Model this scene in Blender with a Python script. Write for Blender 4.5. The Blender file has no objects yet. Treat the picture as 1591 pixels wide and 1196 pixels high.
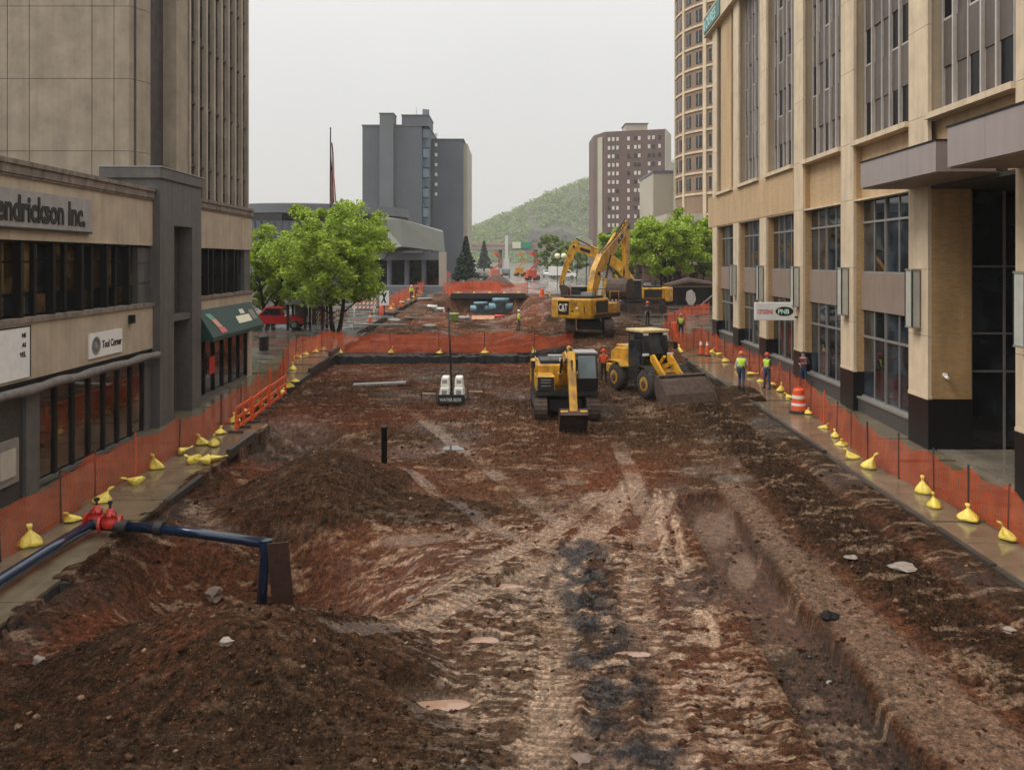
import bpy, bmesh, math, random
import numpy as np
from mathutils import Vector, Matrix

# ------------------------------------------------------------------ camera, sky, sun, exposure
scene = bpy.context.scene
COL = scene.collection
F, HX, HY, CAMH = 1300.0, 795.5, 405.0, 6.8          # focal length in photo pixels, horizon point, eye height
cam_d = bpy.data.cameras.new('camera'); cam = bpy.data.objects.new('camera', cam_d); COL.objects.link(cam)
cam.location = (0, 0, CAMH); cam.rotation_euler = (math.radians(90), 0, 0)
cam_d.sensor_width = 36; cam_d.lens = F / 1591 * 36; cam_d.shift_y = -(598 - HY) / 1591
cam_d.clip_start = 0.1; cam_d.clip_end = 6000
scene.camera = cam

SUN_AZ, SUN_EL = math.radians(-105), math.radians(50)   # azimuth from +Y towards +X
world = bpy.data.worlds.new('World'); scene.world = world; world.use_nodes = True
nt = world.node_tree; nt.nodes.clear()
def wn(t): return nt.nodes.new(t)
wo = wn('ShaderNodeOutputWorld'); bg = wn('ShaderNodeBackground')
sky = wn('ShaderNodeTexSky'); sky.sky_type = 'NISHITA'; sky.sun_disc = False
sky.sun_elevation = SUN_EL; sky.sun_rotation = SUN_AZ; sky.air_density = 1.0; sky.dust_density = 4.0
mul = wn('ShaderNodeMixRGB'); mul.blend_type = 'MULTIPLY'; mul.inputs[0].default_value = 1; mul.inputs[2].default_value = (0.008, 0.008, 0.008, 1)
# overcast cloud sheet: brighter overhead than at the skyline, as a grey sky is
tc = wn('ShaderNodeTexCoord'); sep = wn('ShaderNodeSeparateXYZ')
mr = wn('ShaderNodeMapRange'); mr.inputs[1].default_value = 0; mr.inputs[2].default_value = 1; mr.inputs[3].default_value = 0.535; mr.inputs[4].default_value = 1.75
cl = wn('ShaderNodeMixRGB'); cl.blend_type = 'MULTIPLY'; cl.inputs[0].default_value = 1; cl.inputs[1].default_value = (1.0, 0.985, 0.955, 1)
nz = wn('ShaderNodeTexNoise'); nz.inputs['Scale'].default_value = 2.2; nz.inputs['Detail'].default_value = 4
mrn = wn('ShaderNodeMapRange'); mrn.inputs[1].default_value = .3; mrn.inputs[2].default_value = .7; mrn.inputs[3].default_value = .96; mrn.inputs[4].default_value = 1.04
mm = wn('ShaderNodeMath'); mm.operation = 'MULTIPLY'
add = wn('ShaderNodeMixRGB'); add.blend_type = 'ADD'; add.inputs[0].default_value = 1
L = nt.links.new
L(tc.outputs['Generated'], sep.inputs[0]); sq = wn('ShaderNodeMath'); sq.operation = 'POWER'; sq.use_clamp = True; sq.inputs[1].default_value = 2.0; L(sep.outputs[2], sq.inputs[0]); L(sq.outputs[0], mr.inputs[0]); L(tc.outputs['Generated'], nz.inputs['Vector'])
L(nz.outputs[0], mrn.inputs[0]); L(mr.outputs[0], mm.inputs[0]); L(mrn.outputs[0], mm.inputs[1])
L(mm.outputs[0], cl.inputs[2]); L(sky.outputs[0], mul.inputs[1]); L(mul.outputs[0], add.inputs[1]); L(cl.outputs[0], add.inputs[2])
L(add.outputs[0], bg.inputs[0]); bg.inputs[1].default_value = 1.0; L(bg.outputs[0], wo.inputs[0])

sun_d = bpy.data.lights.new('sun', 'SUN'); sun = bpy.data.objects.new('sun', sun_d); COL.objects.link(sun)
sun_d.energy = 1.5; sun_d.angle = math.radians(26); sun_d.color = (1.0, .97, .92)
sd = Vector((math.sin(SUN_AZ) * math.cos(SUN_EL), math.cos(SUN_AZ) * math.cos(SUN_EL), math.sin(SUN_EL)))
sun.rotation_euler = sd.to_track_quat('Z', 'Y').to_euler()
vs = scene.view_settings; vs.view_transform = 'Standard'; vs.look = 'None'; vs.exposure = 0.42; vs.gamma = 1.0; vs.use_curve_mapping = False

# ------------------------------------------------------------------ helpers
R = math.radians
rnd = random.Random(7)
def g(Y):
    Y = np.asarray(Y, dtype=float)
    return np.where(Y < 105, .022 * (Y - 15), 1.98 + .004 * (Y - 105))
def gz(Y): return float(g(Y))
def gp(x, y, dz=0.0):
    lo, hi = 6.0, 900.0                      # ground point seen at photo pixel x, y
    for _ in range(60):
        m = (lo + hi) / 2
        if HY + F * (CAMH - gz(m) - dz) / m > y: lo = m
        else: hi = m
    return ((x - HX) / F * m, m)
def px(x, y, Y): return ((x - HX) / F * Y, Y, CAMH - (y - HY) / F * Y)

MATS = {}
def mat(name, col, rough=.7, metal=0, var=.25, scale=3.0, bump=.0, bscale=20, spec=.5, streak=0, wet=0, coat=0, mud=0):
    if name in MATS: return MATS[name]
    m = bpy.data.materials.new(name); m.use_nodes = True; t = m.node_tree; b = t.nodes['Principled BSDF']; l = t.links.new
    b.inputs['Roughness'].default_value = rough; b.inputs['Metallic'].default_value = metal
    b.inputs['Specular IOR Level'].default_value = spec; b.inputs['Coat Weight'].default_value = coat
    b.inputs['Base Color'].default_value = (*col, 1)
    if var or bump or streak or wet:
        tcn = t.nodes.new('ShaderNodeTexCoord'); geo = t.nodes.new('ShaderNodeNewGeometry')
        n = t.nodes.new('ShaderNodeTexNoise'); n.inputs['Scale'].default_value = scale; n.inputs['Detail'].default_value = 6; n.inputs['Roughness'].default_value = .62
        l(geo.outputs['Position'], n.inputs['Vector'])
        r = t.nodes.new('ShaderNodeMapRange'); r.inputs[1].default_value = .3; r.inputs[2].default_value = .7; r.inputs[3].default_value = 1 - var; r.inputs[4].default_value = 1 + var * .7
        l(n.outputs[0], r.inputs[0])
        x = t.nodes.new('ShaderNodeMixRGB'); x.blend_type = 'MULTIPLY'; x.inputs[0].default_value = 1; x.inputs[1].default_value = (*col, 1)
        l(r.outputs[0], x.inputs[2]); last = x.outputs[0]
        if streak:
            mp = t.nodes.new('ShaderNodeMapping'); mp.inputs['Scale'].default_value = (3.2, 3.2, .22); l(geo.outputs['Position'], mp.inputs['Vector'])
            n2 = t.nodes.new('ShaderNodeTexNoise'); n2.inputs['Scale'].default_value = 1.0; n2.inputs['Detail'].default_value = 5; l(mp.outputs[0], n2.inputs['Vector'])
            r2 = t.nodes.new('ShaderNodeMapRange'); r2.inputs[1].default_value = .42; r2.inputs[2].default_value = .68; r2.inputs[3].default_value = 1; r2.inputs[4].default_value = 1 - streak; l(n2.outputs[0], r2.inputs[0])
            x2 = t.nodes.new('ShaderNodeMixRGB'); x2.blend_type = 'MULTIPLY'; x2.inputs[0].default_value = 1; l(last, x2.inputs[1]); l(r2.outputs[0], x2.inputs[2]); last = x2.outputs[0]
        if mud:
            n5 = t.nodes.new('ShaderNodeTexNoise'); n5.inputs['Scale'].default_value = 1.7; n5.inputs['Detail'].default_value = 7; n5.inputs['Roughness'].default_value = .7; l(geo.outputs['Position'], n5.inputs['Vector'])
            r5 = t.nodes.new('ShaderNodeMapRange'); r5.inputs[1].default_value = .50; r5.inputs[2].default_value = .66; r5.inputs[3].default_value = 0; r5.inputs[4].default_value = mud; l(n5.outputs[0], r5.inputs[0])
            x5 = t.nodes.new('ShaderNodeMixRGB'); l(r5.outputs[0], x5.inputs[0]); l(last, x5.inputs[1]); x5.inputs[2].default_value = (.075, .045, .03, 1); last = x5.outputs[0]
        l(last, b.inputs['Base Color'])
        if wet:
            n3 = t.nodes.new('ShaderNodeTexNoise'); n3.inputs['Scale'].default_value = .55; n3.inputs['Detail'].default_value = 3; l(geo.outputs['Position'], n3.inputs['Vector'])
            r3 = t.nodes.new('ShaderNodeMapRange'); r3.inputs[1].default_value = .4; r3.inputs[2].default_value = .62; r3.inputs[3].default_value = .035; r3.inputs[4].default_value = rough; l(n3.outputs[0], r3.inputs[0]); l(r3.outputs[0], b.inputs['Roughness'])
        if bump:
            nb = t.nodes.new('ShaderNodeTexNoise'); nb.inputs['Scale'].default_value = bscale; nb.inputs['Detail'].default_value = 5; l(geo.outputs['Position'], nb.inputs['Vector'])
            bp = t.nodes.new('ShaderNodeBump'); bp.inputs['Strength'].default_value = bump; bp.inputs['Distance'].default_value = .02; l(nb.outputs[0], bp.inputs['Height']); l(bp.outputs[0], b.inputs['Normal'])
    MATS[name] = m; return m
def brick_mat(name, c1, c2, mortar, w=.22, h=.075, streak=.25):
    m = bpy.data.materials.new(name); m.use_nodes = True; t = m.node_tree; b = t.nodes['Principled BSDF']; l = t.links.new
    geo = t.nodes.new('ShaderNodeNewGeometry'); s = t.nodes.new('ShaderNodeSeparateXYZ'); l(geo.outputs['Position'], s.inputs[0])
    a = t.nodes.new('ShaderNodeMath'); a.operation = 'ADD'; l(s.outputs[0], a.inputs[0]); l(s.outputs[1], a.inputs[1])
    c = t.nodes.new('ShaderNodeCombineXYZ'); l(a.outputs[0], c.inputs[0]); l(s.outputs[2], c.inputs[1])
    bt = t.nodes.new('ShaderNodeTexBrick'); bt.inputs['Scale'].default_value = 1; bt.inputs['Brick Width'].default_value = w; bt.inputs['Row Height'].default_value = h
    bt.inputs['Mortar Size'].default_value = .007; bt.inputs['Color1'].default_value = (*c1, 1); bt.inputs['Color2'].default_value = (*c2, 1); bt.inputs['Mortar'].default_value = (*mortar, 1)
    l(c.outputs[0], bt.inputs['Vector'])
    mp = t.nodes.new('ShaderNodeMapping'); mp.inputs['Scale'].default_value = (1.6, 1.6, .3); l(geo.outputs['Position'], mp.inputs['Vector'])
    n = t.nodes.new('ShaderNodeTexNoise'); n.inputs['Scale'].default_value = 1; n.inputs['Detail'].default_value = 6; l(mp.outputs[0], n.inputs['Vector'])
    r = t.nodes.new('ShaderNodeMapRange'); r.inputs[1].default_value = .35; r.inputs[2].default_value = .7; r.inputs[3].default_value = 1.08; r.inputs[4].default_value = 1 - streak; l(n.outputs[0], r.inputs[0])
    x = t.nodes.new('ShaderNodeMixRGB'); x.blend_type = 'MULTIPLY'; x.inputs[0].default_value = 1; l(bt.outputs[0], x.inputs[1]); l(r.outputs[0], x.inputs[2]); l(x.outputs[0], b.inputs['Base Color'])
    bp = t.nodes.new('ShaderNodeBump'); bp.inputs['Strength'].default_value = .5; bp.inputs['Distance'].default_value = .008; bp.invert = True; l(bt.outputs['Fac'], bp.inputs['Height']); l(bp.outputs[0], b.inputs['Normal'])
    b.inputs['Roughness'].default_value = .75; MATS[name] = m; return m
def glass_mat(name, col, rough=.03, ior=1.6):
    m = bpy.data.materials.new(name); m.use_nodes = True; t = m.node_tree; b = t.nodes['Principled BSDF']; l = t.links.new
    b.inputs['Roughness'].default_value = rough; b.inputs['IOR'].default_value = ior
    geo = t.nodes.new('ShaderNodeNewGeometry'); n = t.nodes.new('ShaderNodeTexNoise'); n.inputs['Scale'].default_value = .9; n.inputs['Detail'].default_value = 3; l(geo.outputs['Position'], n.inputs['Vector'])
    cr = t.nodes.new('ShaderNodeValToRGB'); cr.color_ramp.elements[0].position = .42; cr.color_ramp.elements[0].color = (*[c * .4 for c in col], 1)
    cr.color_ramp.elements[1].position = .66; cr.color_ramp.elements[1].color = (*[c * 2.2 for c in col], 1); l(n.outputs[0], cr.inputs[0]); l(cr.outputs[0], b.inputs['Base Color'])
    n2 = t.nodes.new('ShaderNodeTexNoise'); n2.inputs['Scale'].default_value = .7; l(geo.outputs['Position'], n2.inputs['Vector'])
    bp = t.nodes.new('ShaderNodeBump'); bp.inputs['Strength'].default_value = .12; bp.inputs['Distance'].default_value = .02; l(n2.outputs[0], bp.inputs['Height']); l(bp.outputs[0], b.inputs['Normal'])
    MATS[name] = m; return m

class MB:
    def __init__(s): s.v = []; s.f = []
    def add(s, vs, fs):
        o = len(s.v); s.v += [tuple(p) for p in vs]; s.f += [tuple(i + o for i in q) for q in fs]; return s
    def box(s, a, b):
        x0, y0, z0 = a; x1, y1, z1 = b
        return s.add([(x0,y0,z0),(x1,y0,z0),(x1,y1,z0),(x0,y1,z0),(x0,y0,z1),(x1,y0,z1),(x1,y1,z1),(x0,y1,z1)],
                     [(0,3,2,1),(4,5,6,7),(0,1,5,4),(1,2,6,5),(2,3,7,6),(3,0,4,7)])
    def obox(s, c, size, M=None):
        M = M or Matrix.Identity(3); hx, hy, hz = [k / 2 for k in size]
        P = [(-hx,-hy,-hz),(hx,-hy,-hz),(hx,hy,-hz),(-hx,hy,-hz),(-hx,-hy,hz),(hx,-hy,hz),(hx,hy,hz),(-hx,hy,hz)]
        return s.add([Vector(c) + M @ Vector(p) for p in P], [(0,3,2,1),(4,5,6,7),(0,1,5,4),(1,2,6,5),(2,3,7,6),(3,0,4,7)])
    def bar(s, p, q, w, h, up=(0,0,1)):
        p = Vector(p); q = Vector(q); d = (q - p); n = d.normalized(); sx = n.cross(Vector(up))
        if sx.length < 1e-4: sx = Vector((1, 0, 0))
        sx.normalize(); uz = sx.cross(n); M = Matrix((sx, n, uz)).transposed()
        return s.obox((p + q) / 2, (w, d.length, h), M)
    def prism(s, pts, ax, lo, hi):
        n = len(pts)
        def P(a, t): return {'x': (t, a[0], a[1]), 'y': (a[0], t, a[1]), 'z': (a[0], a[1], t)}[ax]
        return s.add([P(a, lo) for a in pts] + [P(a, hi) for a in pts],
                     [tuple(range(n))[::-1], tuple(range(n, 2 * n))] + [(i, (i + 1) % n, n + (i + 1) % n, n + i) for i in range(n)])
    def cyl(s, p, q, r0, r1=None, n=12):
        r1 = r0 if r1 is None else r1; p = Vector(p); q = Vector(q); d = (q - p).normalized()
        a = d.orthogonal().normalized(); b = d.cross(a)
        ring = lambda c, r: [c + (a * math.cos(2 * math.pi * i / n) + b * math.sin(2 * math.pi * i / n)) * r for i in range(n)]
        return s.add(ring(p, r0) + ring(q, r1), [tuple(range(n))[::-1], tuple(range(n, 2 * n))] + [(i, (i + 1) % n, n + (i + 1) % n, n + i) for i in range(n)])
    def tube(s, path, r, n=8):
        P = [Vector(p) for p in path]; rs = r if isinstance(r, (list, tuple)) else [r] * len(P); rings = []; a = None
        for i, p in enumerate(P):
            d = (P[min(i + 1, len(P) - 1)] - P[max(i - 1, 0)]).normalized()
            a = (a - d * a.dot(d)).normalized() if a is not None and (a - d * a.dot(d)).length > 1e-4 else d.orthogonal().normalized()
            b = d.cross(a); rings += [p + (a * math.cos(2 * math.pi * k / n) + b * math.sin(2 * math.pi * k / n)) * rs[i] for k in range(n)]
        fs = [(i * n + k, i * n + (k + 1) % n, (i + 1) * n + (k + 1) % n, (i + 1) * n + k) for i in range(len(P) - 1) for k in range(n)]
        return s.add(rings, fs + [tuple(range(n))[::-1], tuple(range((len(P) - 1) * n, len(P) * n))])
    def lathe(s, prof, n=16, o=(0, 0, 0), jit=None):
        vs = []
        for j, (r, z) in enumerate(prof):
            for k in range(n):
                a = 2 * math.pi * k / n; q = r * (jit(a, j) if jit else 1)
                vs.append((o[0] + q * math.cos(a), o[1] + q * math.sin(a), o[2] + z))
        m = len(prof); fs = [(j * n + k, j * n + (k + 1) % n, (j + 1) * n + (k + 1) % n, (j + 1) * n + k) for j in range(m - 1) for k in range(n)]
        return s.add(vs, fs + [tuple(range(n))[::-1], tuple(range((m - 1) * n, m * n))])
    def mesh(s, name, m, smooth=False):
        me = bpy.data.meshes.new(name); me.from_pydata(s.v, [], s.f)
        bm = bmesh.new(); bm.from_mesh(me); bmesh.ops.recalc_face_normals(bm, faces=bm.faces); bm.to_mesh(me); bm.free()
        if m: me.materials.append(m)
        if smooth: me.polygons.foreach_set('use_smooth', [True] * len(me.polygons))
        return me
    def obj(s, name, m, parent=None, smooth=False, bevel=0, loc=None, rot=None):
        return piece(name, s.mesh(name, m, smooth), parent, loc, rot, bevel)
def piece(name, me, parent=None, loc=None, rot=None, bevel=0, scale=None):
    o = bpy.data.objects.new(name, me); COL.objects.link(o); o.parent = parent
    if loc is not None: o.location = loc
    if rot is not None: o.rotation_euler = rot
    if scale is not None: o.scale = scale
    if bevel:
        b = o.modifiers.new('bevel', 'BEVEL'); b.width = bevel; b.segments = 2; b.limit_method = 'ANGLE'; b.angle_limit = R(40)
    return o
def tag(o, label=None, cat=None, group=None, kind=None):
    if label: o['label'] = label
    if cat: o['category'] = cat
    if group: o['group'] = group
    if kind: o['kind'] = kind
    return o
def empty(name, loc=(0,0,0), rz=0, label=None, cat=None, group=None):
    o = bpy.data.objects.new(name, None); COL.objects.link(o); o.location = loc; o.rotation_euler = (0, 0, rz); o.empty_display_size = .3
    return tag(o, label, cat, group)
def bx(name, a, b, m, parent, bevel=0): return MB().box(a, b).obj(name, m, parent, bevel=bevel)
def text(s, size, m, parent, M, name='lettering', ext=.01, bold=0.0, sx=1.0, align='LEFT'):
    c = bpy.data.curves.new('t', 'FONT'); c.body = s; c.size = size; c.extrude = ext; c.offset = bold; c.align_x = align; c.resolution_u = 3
    o = bpy.data.objects.new('t', c); COL.objects.link(o)
    dg = bpy.context.evaluated_depsgraph_get(); me = bpy.data.meshes.new_from_object(o.evaluated_get(dg)); bpy.data.objects.remove(o)
    me.transform(M @ Matrix.Diagonal((sx, 1, 1, 1))); me.materials.clear(); me.materials.append(m)
    return piece(name, me, parent)
def frameM(o, ex, ey):
    ex = Vector(ex).normalized(); ey = Vector(ey).normalized(); ez = ex.cross(ey)
    M = Matrix.Identity(4)
    for i in range(3): M[i][0], M[i][1], M[i][2], M[i][3] = ex[i], ey[i], ez[i], o[i]
    return M
ORD = ['first','second','third','fourth','fifth','sixth','seventh','eighth','ninth','tenth','eleventh','twelfth','thirteenth','fourteenth','fifteenth','sixteenth','seventeenth','eighteenth','nineteenth','twentieth','twenty-first','twenty-second','twenty-third','twenty-fourth']

# materials
M_cream = mat('cream_stone', (.61, .485, .335), .7, var=.14, scale=1.2, bump=.15, streak=.18)
M_brick = brick_mat('tan_brick', (.52, .315, .13), (.42, .25, .10), (.36, .25, .14))
M_tan = brick_mat('tan_brick_band', (.51, .35, .19), (.44, .30, .16), (.41, .30, .18), streak=.15)
M_black = mat('black_granite', (.010, .010, .011), .28, var=.3, scale=12, spec=.25)
M_plinth = mat('dark_plinth', (.06, .06, .06), .35, var=.3, scale=4)
M_panel = mat('taupe_panel', (.24, .18, .14), .6, var=.1, scale=1.5, streak=.12)
M_upanel = mat('grey_brown_panel', (.115, .092, .078), .6, var=.2, scale=1.2, streak=.25)
M_fin = mat('pale_fin', (.46, .42, .38), .5, var=.12, streak=.2)
M_alu = mat('grey_aluminium', (.32, .31, .29), .4, .5, var=.1)
M_darkalu = mat('dark_frame', (.012, .011, .010), .6, 0, var=.2, spec=.2)
M_canopy = mat('mauve_grey_cladding', (.34, .28, .265), .4, .3, var=.07, scale=.8, streak=.08)
M_void = mat('unlit_window', (.006, .006, .007), .35, var=.3, scale=2, spec=.18)
M_glass = glass_mat('dark_glass', (.012, .014, .016))
M_glassi = glass_mat('painted_lit_office_glass', (.085, .055, .024), .04, 1.5)  # warm light of the rooms behind is painted into the pane colour
M_glassb = glass_mat('bluish_glass', (.02, .026, .032))
M_glassw = glass_mat('warm_glass', (.035, .02, .012), .02, 2.3)
M_lcream = mat('stained_cream_concrete', (.44, .35, .255), .8, var=.2, scale=.8, bump=.2, streak=.14)
M_coping = mat('dirty_coping', (.22, .175, .14), .85, var=.3, scale=3, bump=.3, streak=.45)
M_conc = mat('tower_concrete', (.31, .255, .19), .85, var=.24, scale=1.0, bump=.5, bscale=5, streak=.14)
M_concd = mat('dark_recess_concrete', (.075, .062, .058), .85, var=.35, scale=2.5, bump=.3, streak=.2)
M_granite = mat('grey_granite', (.105, .098, .092), .55, var=.2, scale=2.5, bump=.1, streak=.25)
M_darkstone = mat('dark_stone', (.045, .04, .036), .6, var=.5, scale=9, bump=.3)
M_white = mat('white_paint', (.75, .74, .7), .5, var=.1)
M_greyplate = mat('grey_sign_plate', (.30, .28, .27), .5, var=.2)
M_ink = mat('black_lettering', (.012, .012, .012), .5, var=0)
M_red = mat('red_paint', (.5, .03, .02), .4, var=.2)
M_green = mat('awning_green', (.008, .04, .032), .6, var=.25)
M_orange = mat('safety_orange', (.72, .10, .02), .5, var=.2, scale=5)
M_yel = mat('sandbag_yellow', (.78, .60, .10), .45, var=.22, scale=8, bump=.6, bscale=22, mud=.45)
M_cat = mat('machine_yellow', (.66, .34, .025), .36, var=.3, scale=2.5, streak=.35, bump=.1, bscale=6, mud=.7)
M_steel = mat('dark_steel', (.035, .033, .032), .5, .4, var=.4, scale=5)
M_mudsteel = mat('muddy_steel', (.085, .055, .04), .75, .1, var=.5, scale=5, bump=.4, bscale=12)
M_rubber = mat('muddy_rubber', (.04, .032, .027), .85, var=.5, scale=6, bump=.4)
M_rust = mat('rusty_plate', (.05, .022, .014), .6, .2, var=.35, scale=6)
M_pipe = mat('blue_pipe', (.005, .02, .05), .16, var=.25, scale=3, coat=.4)
M_pave = mat('wet_pavement', (.16, .125, .08), .2, var=.35, scale=1.3, bump=.12, bscale=14, wet=1)
M_kerb = mat('dark_wet_kerb', (.05, .045, .04), .35, var=.5, scale=4, bump=.4)
M_ground = mat('wet_ground', (.10, .088, .07), .35, var=.3, scale=.6, wet=1)
M_road = mat('wet_far_road', (.20, .17, .15), .35, var=.3, scale=.2, wet=1)
M_wood = mat('weathered_timber', (.22, .15, .09), .8, var=.3, scale=6)
M_post = mat('dark_post', (.05, .035, .028), .7, var=.3)
M_bark = mat('dark_bark', (.028, .02, .015), .9, var=.4, scale=6, bump=.5)
M_skin = mat('skin', (.42, .24, .17), .6, var=.05)

# ------------------------------------------------------------------ terrain of the dug-up street
_tab = np.random.RandomState(3).rand(512, 512)
def vn(x, y, s=0):
    x = x + s * 37.3; y = y + s * 91.7
    xi = np.floor(x).astype(int); yi = np.floor(y).astype(int); fx = x - xi; fy = y - yi
    fx = fx * fx * (3 - 2 * fx); fy = fy * fy * (3 - 2 * fy)
    a = _tab[xi % 512, yi % 512]; b = _tab[(xi + 1) % 512, yi % 512]; c = _tab[xi % 512, (yi + 1) % 512]; d = _tab[(xi + 1) % 512, (yi + 1) % 512]
    return (a * (1 - fx) + b * fx) * (1 - fy) + (c * (1 - fx) + d * fx) * fy - .5
def fbm(x, y, o=4, s=0, gain=.5):
    t = 0; a = 1.0
    for k in range(o): t = t + a * vn(x * 2 ** k, y * 2 ** k, s + k); a *= gain
    return t
def sst(a, b, x):
    t = np.clip((x - a) / (b - a), 0, 1); return t * t * (3 - 2 * t)
def pl(pts, dz=-.3): return np.array([gp(x, y, dz) for x, y in pts])
def dpoly(X, Y, P):
    best = np.full(X.shape, 1e9); S = np.zeros(X.shape); acc = 0
    for (ax, ay), (bx_, by) in zip(P[:-1], P[1:]):
        dx, dy = bx_ - ax, by - ay; l2 = dx * dx + dy * dy; l = math.sqrt(l2)
        t = np.clip(((X - ax) * dx + (Y - ay) * dy) / l2, 0, 1)
        d = np.hypot(X - ax - t * dx, Y - ay - t * dy); side = np.sign((X - ax) * dy - (Y - ay) * dx)
        m = d < np.abs(best); best = np.where(m, d * np.where(side == 0, 1, side), best); S = np.where(m, acc + t * l, S); acc += l
    return best, S
TL = pl([(1035,755),(1067,813),(1113,893),(1157,957),(1177,1003),(1200,1050),(1247,1130),(1280,1180),(1330,1290)])
TR = pl([(1105,748),(1150,809),(1200,873),(1250,940),(1294,983),(1334,1043),(1361,1090),(1428,1160),(1478,1196),(1600,1290)])
RB = pl([(1120,690),(1240,840),(1320,900),(1420,990),(1530,1090),(1680,1196)])
TRACKS = [  # centre line, half width, rib depth, pale
    (pl([(835,1230),(855,1120),(866,1020),(872,930),(890,860),(945,800),(985,745)]), .42, .045, 1.0),
    (pl([(1050,1230),(1030,1110),(1005,1000),(985,920),(1000,850),(1030,780)]), .40, .035, .8),
    (pl([(470,1010),(560,960),(660,915),(760,870),(860,825),(930,770)]), .40, .045, 1.0),
    (pl([(520,1040),(620,985),(720,935),(830,890),(930,850)]), .38, .04, .9),
    (pl([(600,735),(680,770),(760,815),(850,850)]), .30, .035, .6),
    (pl([(930,1240),(940,1160),(955,1060)]), .40, .03, .4),
    (pl([(640,640),(720,700),(800,760),(880,820)]), .35, .03, .5),
    (pl([(960,690),(980,730),(1000,800)]), .35, .03, .6)]
SMEAR = [pl([(1022,760),(1030,830),(1040,905)]), pl([(1045,765),(1054,830),(1066,890)]), pl([(1080,950),(1092,1000)]), pl([(1096,950),(1112,1004)]), pl([(890,880),(915,868),(935,862)]), pl([(1115,1020),(1130,1060)])]
GRAV = pl([(900,850),(912,920),(930,990),(950,1060),(975,1130),(1010,1200)])
PUD = [(gp(672, 1086, -.3), .62, .30, -.42), (gp(722, 817, -.3), .28, .16, -.40), (gp(752, 990, -.3), .30, .2, -.34), (gp(1110, 800, -.3), .5, 1.2, -.62), (gp(655, 830, -.3), .9, .35, -.4),
       (gp(1152, 885, -.7), .30, .9, -.71), (gp(885, 748, -.3), .55, .35, -.37), (gp(1138, 742, -.3), .6, .5, -.36), (gp(705, 692, -.3), .5, .5, -.37), (gp(985, 1010, -.3), .35, .16, -.36), (gp(790, 905, -.3), .4, .18, -.37)]
def cone(X, Y, cx, cy, rx, ry, h, sh=1.0, ns=0):
    w = 1 + .22 * fbm(X * .5, Y * .5, 2, 40 + ns)
    d = np.sqrt(((X - cx) / rx) ** 2 + ((Y - cy) / ry) ** 2) / w
    return h * np.clip(1 - d, 0, 1) ** sh * (1 - .14 * np.exp(-(d / .16) ** 2)), d
EXC_PAD = (5.8, 60.0)
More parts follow.
